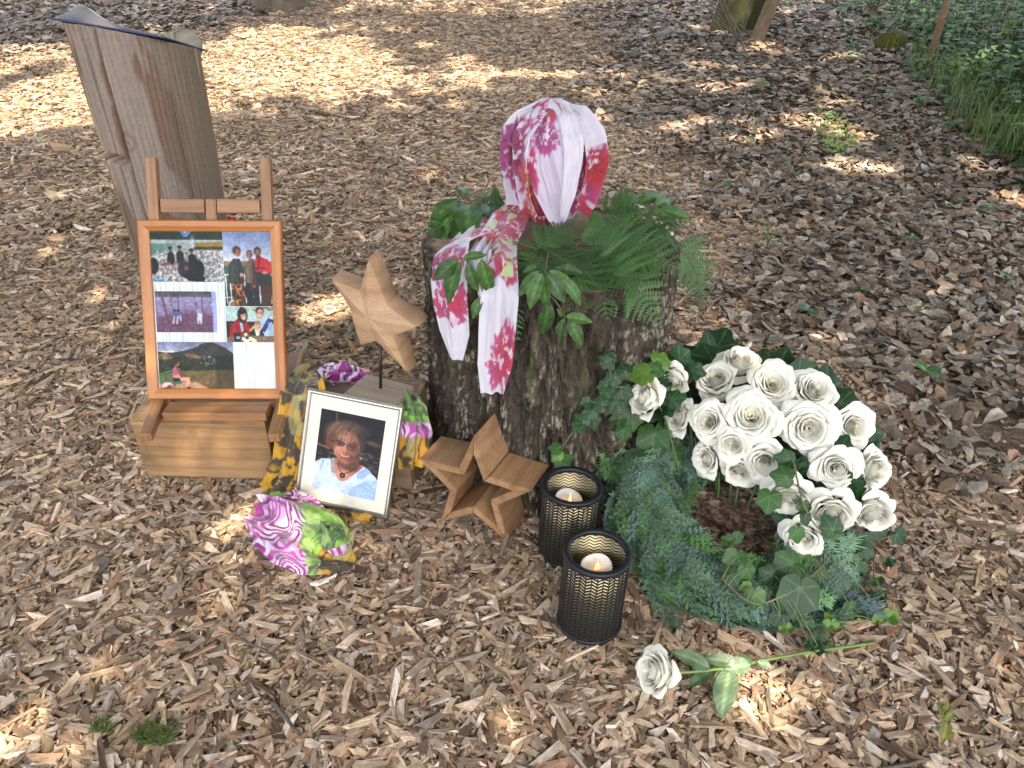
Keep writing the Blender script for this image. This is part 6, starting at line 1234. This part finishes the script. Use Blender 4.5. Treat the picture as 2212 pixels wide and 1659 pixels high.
# lone rose on the chips
def lone_rose():
    hd = at(1425, 1452, .042); root = thing('single_rose', 'single cut white rose with a long green stem lying on the wood chips', 'rose', (hd[0], hd[1], 0)); org = np.array(root.location)
    rad = 42 * (hd[1] * math.cos(PITCH) + 1.31 * math.sin(PITCH)) / FPX; d = np.array([-.80, -.25, .42]); d /= np.linalg.norm(d); sp = rose_mesh(21, .55); V = np.concatenate(sp.V) * rad * 1.12; M = frame(np.cross(d, [0, .2, 1]), d)
    mk('blossom', V @ M.T + hd, [np.concatenate(f) for f in sp.F.values()], ROSE, root, np.concatenate(sp.c), None, True, org)
    pts = np.array([hd - d * rad * .45, at(1500, 1451, .026), at(1580, 1442, .024), at(1660, 1424, .022), at(1750, 1408, .024), at(1830, 1397, .022), at(1890, 1389, .022)]); t = np.linspace(0, 1, 70); c = np.stack([np.interp(t, np.linspace(0, 1, 7), pts[:, i]) for i in range(3)], 1)
    for _ in range(8): c[1:-1] = (c[:-2] + 2 * c[1:-1] + c[2:]) / 4
    V, F = tube(c, np.linspace(.0034, .0030, 70) + .0008 * (np.sin(t * 22) > .93), 8); mk('stem', V, F, m_col('rose_stem', .4), root, lerp(np.array([.10, .19, .03]), np.array([.17, .25, .06]), fbm(V[:, 0] * 30, V[:, 1] * 30, 0, 2)[:, None]), None, True, org)
    sp = Soup(); r = np.random.default_rng(3); G, B = np.array([.045, .095, .035]), np.array([.13, .19, .105])
    pf = lambda v: np.sin(PI * v ** .9) ** .7 * (1 + .05 * np.sin(v * 60))
    for (a, b, rt, cc, z0, z1) in [((1535, 1445), (1452, 1402), .42, B * .8, .03, .05), ((1530, 1447), (1478, 1410), .55, B * .9, .03, .04), ((1540, 1446), (1490, 1480), .40, G * .7, .022, .016), ((1622, 1436), (1568, 1444), .62, B, .03, .035), ((1600, 1436), (1520, 1418), .4, B * .7, .03, .04), ((1590, 1440), (1545, 1495), .45, G * .6, .02, .014), ((1578, 1445), (1557, 1542), .46, B, .026, .018), ((1580, 1446), (1540, 1478), .5, B * .6, .022, .016), ((1635, 1430), (1668, 1440), .55, B * 1.1, .03, .03), ((1625, 1432), (1600, 1416), .5, G, .026, .04), ((1575, 1440), (1590, 1425), .6, G * .6, .03, .04)]:
        leaf_between(sp, at(*a, z0), at(*b, z1), rt, (r.normal(0, .2), -.35, 1), cc, 5, .04, True, 7, 17, pf)
    sp.build('leaves', m_col('rose_leaf', .45, .1, .1, .4, 100.0), root, org)
lone_rose()
# ------------------------------------------------------------------ trees, saplings, plants at the back
def gz(x, y): return float(gh(np.array([x]), np.array([y]))[0])
def back_trees():
    b = at(1598, 72); z = gz(b[0], b[1]); b[2] = z
    root = thing('oak_tree', 'thick mossy tree trunk at the top right beside the leaning young tree', 'tree', b)
    V, F, c = bark_trunk(b - [0, 0, .1], b + [.1, .3, 9.0], .27, .18, .42, 3, 64, 80, (.10, .08, .06), .95); mk('trunk', V, F, BARK, root, c, None, True, b)
    crown(root, b, 7.0, 1)
    b = at(1628, 97); b[2] = gz(b[0], b[1]); root = thing('young_tree', 'thin bare trunk leaning right in front of the mossy tree', 'tree', b)
    V, F = tube(bez(b - [0, 0, .05], b + [.17, .05, .45], b + [.9, .2, 3.2], np.linspace(0, 1, 24)), np.linspace(.085, .05, 24), 16); c = np.array([.19, .135, .09]) * (.6 + .8 * fbm(V[:, 0] * 30, V[:, 1] * 30, V[:, 2] * 9, 3))[:, None]
    mk('trunk', V, F, BARK, root, c, None, True, b); crown(root, b, 4.2, 2, .9, (.9, .2))
    sp = Soup(); r = np.random.default_rng(8)
    for i in range(16):
        s = b + np.array([r.uniform(-.25, .1), r.uniform(-.1, .1), 0]); e = s + np.array([r.normal(-.3, .45), r.normal(0, .2), r.uniform(.4, .9)]); V, F = tube(bez(s, (s + e) / 2 + r.normal(0, .08, 3), e, np.linspace(0, 1, 8)), np.linspace(.006, .002, 8), 5); sp.add(V, F, (.17, .14, .11))
    o = sp.build('bare_shoots', m_col('shoot_bark', .8), None, b); o.location = b; tag(o, 'bare grey shoots sprouting at the foot of the mossy and the leaning tree', 'shoots')
    b = at(2003, 158); b[2] = gz(b[0], b[1]); root = thing('sapling', 'slender upright sapling with a brown stem before the green undergrowth', 'sapling', b)
    V, F = tube(bez(b - [0, 0, .05], b + [-.03, 0, 1.0], b + [.12, 0, 2.6], np.linspace(0, 1, 30)), np.linspace(.036, .018, 30), 10); V += .004 * (fbm(V[:, 0] * 40, V[:, 1] * 40, V[:, 2] * 14, 2)[:, None] - .5); mk('trunk', V, F, BARK, root, np.array([.20, .13, .08]) * (.7 + .6 * fbm(V[:, 2] * 20, V[:, 0] * 30, 0, 2))[:, None], None, True, b); crown(root, b, 2.3, 3, .5, (.12, 0))
    b = at(612, 16); b[2] = gz(b[0], b[1]); root = thing('beech_tree', 'foot of a grey brown tree trunk at the top edge, left of the path', 'tree', b)
    V, F, c = bark_trunk(b - [0, 0, .1], b + [0, .2, 9.5], .33, .22, .5, 6, 56, 60, (.17, .13, .10), .3); mk('trunk', V, F, BARK, root, c, None, True, b); crown(root, b, 7.5, 4)
def crown(root, b, h, seed, R=2.2, off=(0, 0)):
    r = np.random.default_rng(seed); m = int(1400 * R); q = r.normal(0, 1, (m, 3)); q /= np.linalg.norm(q, axis=1)[:, None]; q *= (r.random((m, 1)) ** .4) * np.array([R, R, R * .7]); q += np.array([b[0] + off[0], b[1] + off[1], b[2] + h + R * .5])
    q = q[fbm(q[:, 0] * .9, q[:, 1] * .9, q[:, 2] * .9, 2, seed) > .46]; keep = r.random(len(q)) > lit(*(q[:, :2] - SUND[None, :2] * (q[:, 2:] / SUND[2])).T) ; q = q[keep]; m = len(q)
    V0, F0 = np.array([(0, -.5, 0), (.33, 0, .06), (0, .5, 0), (-.33, 0, .06)]), None; A = np.empty((m, 4, 3))
    for i in range(m): M = rotz(r.uniform(0, 6.3)) @ rotx(r.normal(0, .5)); A[i] = (V0 * r.uniform(.10, .2)) @ M.T + q[i]
    if m: mk('crown', A.reshape(-1, 3), np.arange(m * 4).reshape(-1, 4), CANOPY_LEAF, root, np.repeat(np.array([.07, .12, .03]) * r.uniform(.6, 1.4, (m, 1)), 4, 0), None, False, b)
back_trees()

HERB = m_col('herb_leaf', .5, .25, .25, .4, 30.0)
def mossy_stone():
    p = at(1916, 128); p[2] = gz(p[0], p[1]) + .06; V, F = lathe([(.001, -.11), (.13, -.10), (.165, -.02), (.15, .07), (.09, .115), (.001, .125)], 28)
    bm = bmesh.new(); bmesh.ops.create_icosphere(bm, subdivisions=5, radius=1); V = np.array([v.co[:] for v in bm.verts]); F = np.array([[v.index for v in f.verts] for f in bm.faces]); bm.free()
    n = fbm(V[:, 0] * 2, V[:, 1] * 2, V[:, 2] * 2, 3, 3); n2 = fbm(V[:, 0] * 16, V[:, 1] * 16, V[:, 2] * 16, 3, 4); V = V * (np.array([.125, .10, .095]))[None] * (.8 + .45 * n + .14 * n2)[:, None]; V = np.sign(V) * np.abs(V) ** .93
    c = lerp(np.array([.045, .052, .012]), np.array([.115, .11, .028]), n2[:, None]); o = mk('mossy_stone', V, F, m_col('moss', .95, 0, .3, .2, 60.0, .6), None, c); o.location = p; tag(o, 'rounded moss covered stone lying in the leaves near the sapling', 'stone')
mossy_stone()
def small_ferns():
    for i, (px, py, fr, lab, col) in enumerate([(1815, 335, [(1803, 243, .115), (1858, 292, .075), (1772, 296, .065)], 'sunlit bright green fern growing in the dead leaves', (.22, .36, .06)),
                                                (1778, 300, [(1752, 210, .075), (1795, 244, .055)], 'thinner fern just behind the sunlit one', (.12, .21, .05))]):
        b = at(px, py); b[2] = gz(b[0], b[1]); sp = Soup()
        for j, (tx, ty, w) in enumerate(fr):
            t = aty(tx, ty, b[1] + .05 + .03 * j); s = frond_mesh(b, lerp(b, t, .5) + np.array([0, 0, .06]), t, w, (0, -1, .15), 6, 300 + i * 9 + j, col, .11, .016); s0 = [np.concatenate(f) for f in s.F.values()]; sp.add(np.concatenate(s.V), s0, np.concatenate(s.c))
        o = sp.build('wild_fern', FERN, None, b); o.location = b; tag(o, lab, 'fern')
small_ferns()
def seedlings():
    """little green plants in the leaf litter: one thing each"""
    spots = [(1655, 545, 'grass'), (1738, 700, 'two'), (1985, 690, 'two'), (2075, 455, 'two'), (1855, 640, 'two'), (1990, 835, 'two'), (2165, 615, 'two'), (1965, 530, 'two'), (2130, 470, 'two'), (1570, 420, 'two'), (1545, 135, 'two'), (2045, 1575, 'oak'), (1790, 270, 'two'), (1925, 330, 'two'), (1620, 322, 'two'), (2180, 260, 'two'), (2090, 330, 'two'), (1640, 210, 'grass'), (1700, 380, 'two'), (1360, 560, 'two')]
    names = {'grass': ('grass_tuft', 'small tuft of green grass blades standing in the dead leaves', 'grass tuft'), 'two': ('seedling', 'tiny green seedling among the dead leaves on the right', 'seedling'), 'oak': ('oak_seedling', 'oak seedling with lobed yellow green leaves at the lower right corner', 'seedling')}
    cnt = {}
    for i, (px, py, k) in enumerate(spots):
        r = np.random.default_rng(500 + i); b = at(px, py); b[2] = gz(b[0], b[1]) + .01; sp = Soup(); d = math.hypot(b[1], 1.3)
        if k == 'grass':
            for j in range(16): a = r.uniform(0, 6.3); L = r.uniform(.07, .16); e = b + np.array([math.cos(a) * L * .6, math.sin(a) * L * .4, L]); V, F = tube(bez(b, b + np.array([0, 0, L * .8]), e, np.linspace(0, 1, 7)), np.linspace(.0016, .0004, 7), 3); sp.add(V, F, np.array([.12, .20, .05]) * r.uniform(.7, 1.3))
        elif k == 'oak':
            pf = lambda v: (np.sin(PI * v ** .8) ** .7) * (.62 + .38 * np.abs(np.sin(v * PI * 3.6)))
            for bx, by, tx, ty, rt in ((2040, 1555, 2030, 1508, .5), (2042, 1556, 2062, 1535, .5), (2045, 1560, 2038, 1600, .62), (2040, 1548, 2052, 1512, .45)): leaf_between(sp, at(bx, by, .035), at(tx, ty, .04), rt, (0, -.5, 1), np.array([.17, .17, .035]), i, .03, True, 7, 19, pf)
            V, F = tube([b, at(2043, 1556, .035)], .0012, 5); sp.add(V, F, (.15, .12, .05))
        else:
            s = r.uniform(.03, .048); t = b + np.array([0, 0, r.uniform(.03, .07)]); V, F = tube([b, t], .0013, 5); sp.add(V, F, (.12, .15, .05))
            for j in range(r.integers(3, 6)): a = r.uniform(0, 6.3); leaf_between(sp, t, t + np.array([math.cos(a), math.sin(a), r.uniform(-.1, .5)]) * s, r.uniform(.5, .75), (0, -.3, 1), np.array([.055, .12, .04]) * r.uniform(.8, 1.6), j, .05, True, 5, 9)
        n, lab, cat = names[k]; o = sp.build(n, HERB, None, b); o.location = b
        if k == 'two': tag(o, lab, cat, 'seedlings in the leaf litter')
        elif k == 'grass': tag(o, 'small tuft of green grass right of the stump' if py > 400 else 'tuft of green grass near the leaning young tree', cat)
        else: tag(o, lab, cat)
seedlings()
def moss_patch():
    r = np.random.default_rng(9); sp = Soup()
    for cx, cy, rx, ry, n in ((1, 0, 46, 20, 300), (0, 0, 0, 0, 0), (2, 0, 22, 12, 110)):
        for i in range(n):
            c0 = {1: (335, 1590), 2: (222, 1572)}[cx]; a, q = r.uniform(0, 6.3), r.random() ** .5; p = at(c0[0] + rx * q * math.cos(a), c0[1] + ry * q * math.sin(a), .004 + .009 * r.random())
            a = r.uniform(0, 6.3); L = r.uniform(.006, .016); V, F = tube([p, p + np.array([math.cos(a), math.sin(a), .9]) * L * .6, p + np.array([math.cos(a) * 1.4, math.sin(a) * 1.4, .9]) * L], [.0011, .0009, .0003], 3, False); sp.add(V, F, np.array([.085, .12, .025]) * r.uniform(.6, 1.5))
    tag(sp.build('moss_patch', m_col('moss_tuft', .9), None), 'small patch of green moss on the wood chips at the bottom left', 'moss', kind='stuff')
moss_patch()
def twigs():
    for i, (pts, rd, lab) in enumerate([([(590, 1520), (625, 1560), (652, 1600)], .0045, 'short grey twig lying on the chips below the scarf'), ([(2005, 1835 - 195), (1960, 1655), (1905, 1662), (1895, 1659)], .004, 'thin dark twig lying near the bottom edge at the right'),
                                        ([(2135, 1570 - 20), (2110, 1525)], .003, 'tiny dark twig near the right edge above the oak seedling'), ([(520, 1380), (560, 1400), (600, 1425)], .003, 'thin brown twig on the chips at the lower left'), ([(540, 335), (590, 345), (640, 380)], .005, 'dark stick lying on the path behind the easel'),
                                        ([(1830, 330), (1900, 350), (1990, 395)], .007, 'long dark stick among the dead leaves right of the small fern'), ([(1160, 1300), (1185, 1345), (1205, 1380)], .003, 'thin dark twig beside the nearest lantern')]):
        P = np.array([at(x, y, 0) for x, y in pts]); P[:, 2] = gh(P[:, 0], P[:, 1]) + .014 + rd; t = np.linspace(0, 1, 20); c = np.stack([np.interp(t, np.linspace(0, 1, len(P)), P[:, k]) for k in range(3)], 1); c += .003 * np.random.default_rng(i).normal(0, 1, c.shape).cumsum(0) * .15
        V, F = tube(c, np.linspace(rd, rd * .6, 20), 8); col = np.array([.10, .08, .065]) * (.6 + .8 * fbm(V[:, 0] * 80, V[:, 1] * 80, 0, 2))[:, None]; o = mk('twig', V - P[0], F, m_col('twig_wood', .85), None, col); o.location = P[0]; tag(o, lab, 'twig')
twigs()
def undergrowth():
    r = np.random.default_rng(12); n = 4200; px = r.uniform(1660, 2420, n); py = r.uniform(-170, 520, n); d = (px - 1690) / 480 - np.clip(py, -60, 600) / 350
    k = r.random(n) < sstep(-.08, .42, d + r.normal(0, .12, n)); k &= ~((np.abs(px - 1916) < 42) & (py > 95) & (py < 215)); px, py = px[k], py[k]; sp = Soup(); P = np.array([at(x, max(y, -120)) for x, y in zip(px, py)]); P[:, 2] = gh(P[:, 0], P[:, 1]); dens = (px - 1720) / 480 - np.clip(py, -60, 600) / 420
    V0, F0, U0, v0 = leaf_grid(1.0, .55, 3, 5, None, .05, .2, 0, 0, .25)
    for i in range(len(P)):
        hmax = np.clip(.10 + .65 * dens[i], .07, .8) * r.uniform(.5, 1.1); m = r.integers(5, 13); s = P[i]; e = s + np.array([r.normal(0, .15), r.normal(0, .15), 1]) * hmax
        V, F = tube([s, (s + e) / 2, e], [.005, .004, .002], 4, False); sp.add(V, F, (.07, .09, .035))
        base = np.array([.070, .145, .050]) if r.random() < .65 else np.array([.16, .22, .06])
        for j in range(m):
            q = lerp(s, e, r.uniform(.25, 1)); a = r.uniform(0, 6.3); L = r.uniform(.05, .12); M = frame(np.array([math.cos(a), math.sin(a), r.uniform(-.3, .5)]), (r.normal(0, .3), -.2, 1)); sp.add((V0 * L) @ M.T + q, F0, base * r.uniform(.6, 1.6))
    tag(sp.build('undergrowth', HERB, None), 'dense green herbs and nettles growing at the edge of the wood', 'undergrowth', kind='stuff')
    n = 5200; px = r.uniform(1820, 2330, n); py = r.uniform(20, 370, n); d = (px - 1840) / 380 - np.abs(py - 90 - (px - 1840) * .65) / 150; k = r.random(n) < sstep(-.05, .5, d); px, py = px[k], py[k]; m = len(px)
    P = np.array([at(x, y) for x, y in zip(px, py)]); P[:, 2] = gh(P[:, 0], P[:, 1]); L = r.uniform(.10, .34, m); a = r.uniform(0, 6.3, m); dx = np.stack([np.cos(a), np.sin(a), 0 * a], 1); w = np.stack([-np.sin(a), np.cos(a), 0 * a], 1) * .0035
    up = np.array([0, 0, 1.0]); A = np.stack([P - w, P + w, P + dx * (L * .15)[:, None] + up * (L * .6)[:, None] + w * .8, P + dx * (L * .15)[:, None] + up * (L * .6)[:, None] - w * .8, P + dx * (L * .5)[:, None] + up * L[:, None]], 1)
    F4 = np.arange(m)[:, None] * 5 + np.array([0, 1, 2, 3]); F3 = np.arange(m)[:, None] * 5 + np.array([3, 2, 4])
    tag(mk('tall_grass', A.reshape(-1, 3), [F4, F3], HERB, None, np.repeat(np.array([.13, .19, .055]) * r.uniform(.6, 1.4, (m, 1)), 5, 0), None, False), 'tall thin grass among the green undergrowth at the right', 'grass', kind='stuff')
undergrowth()
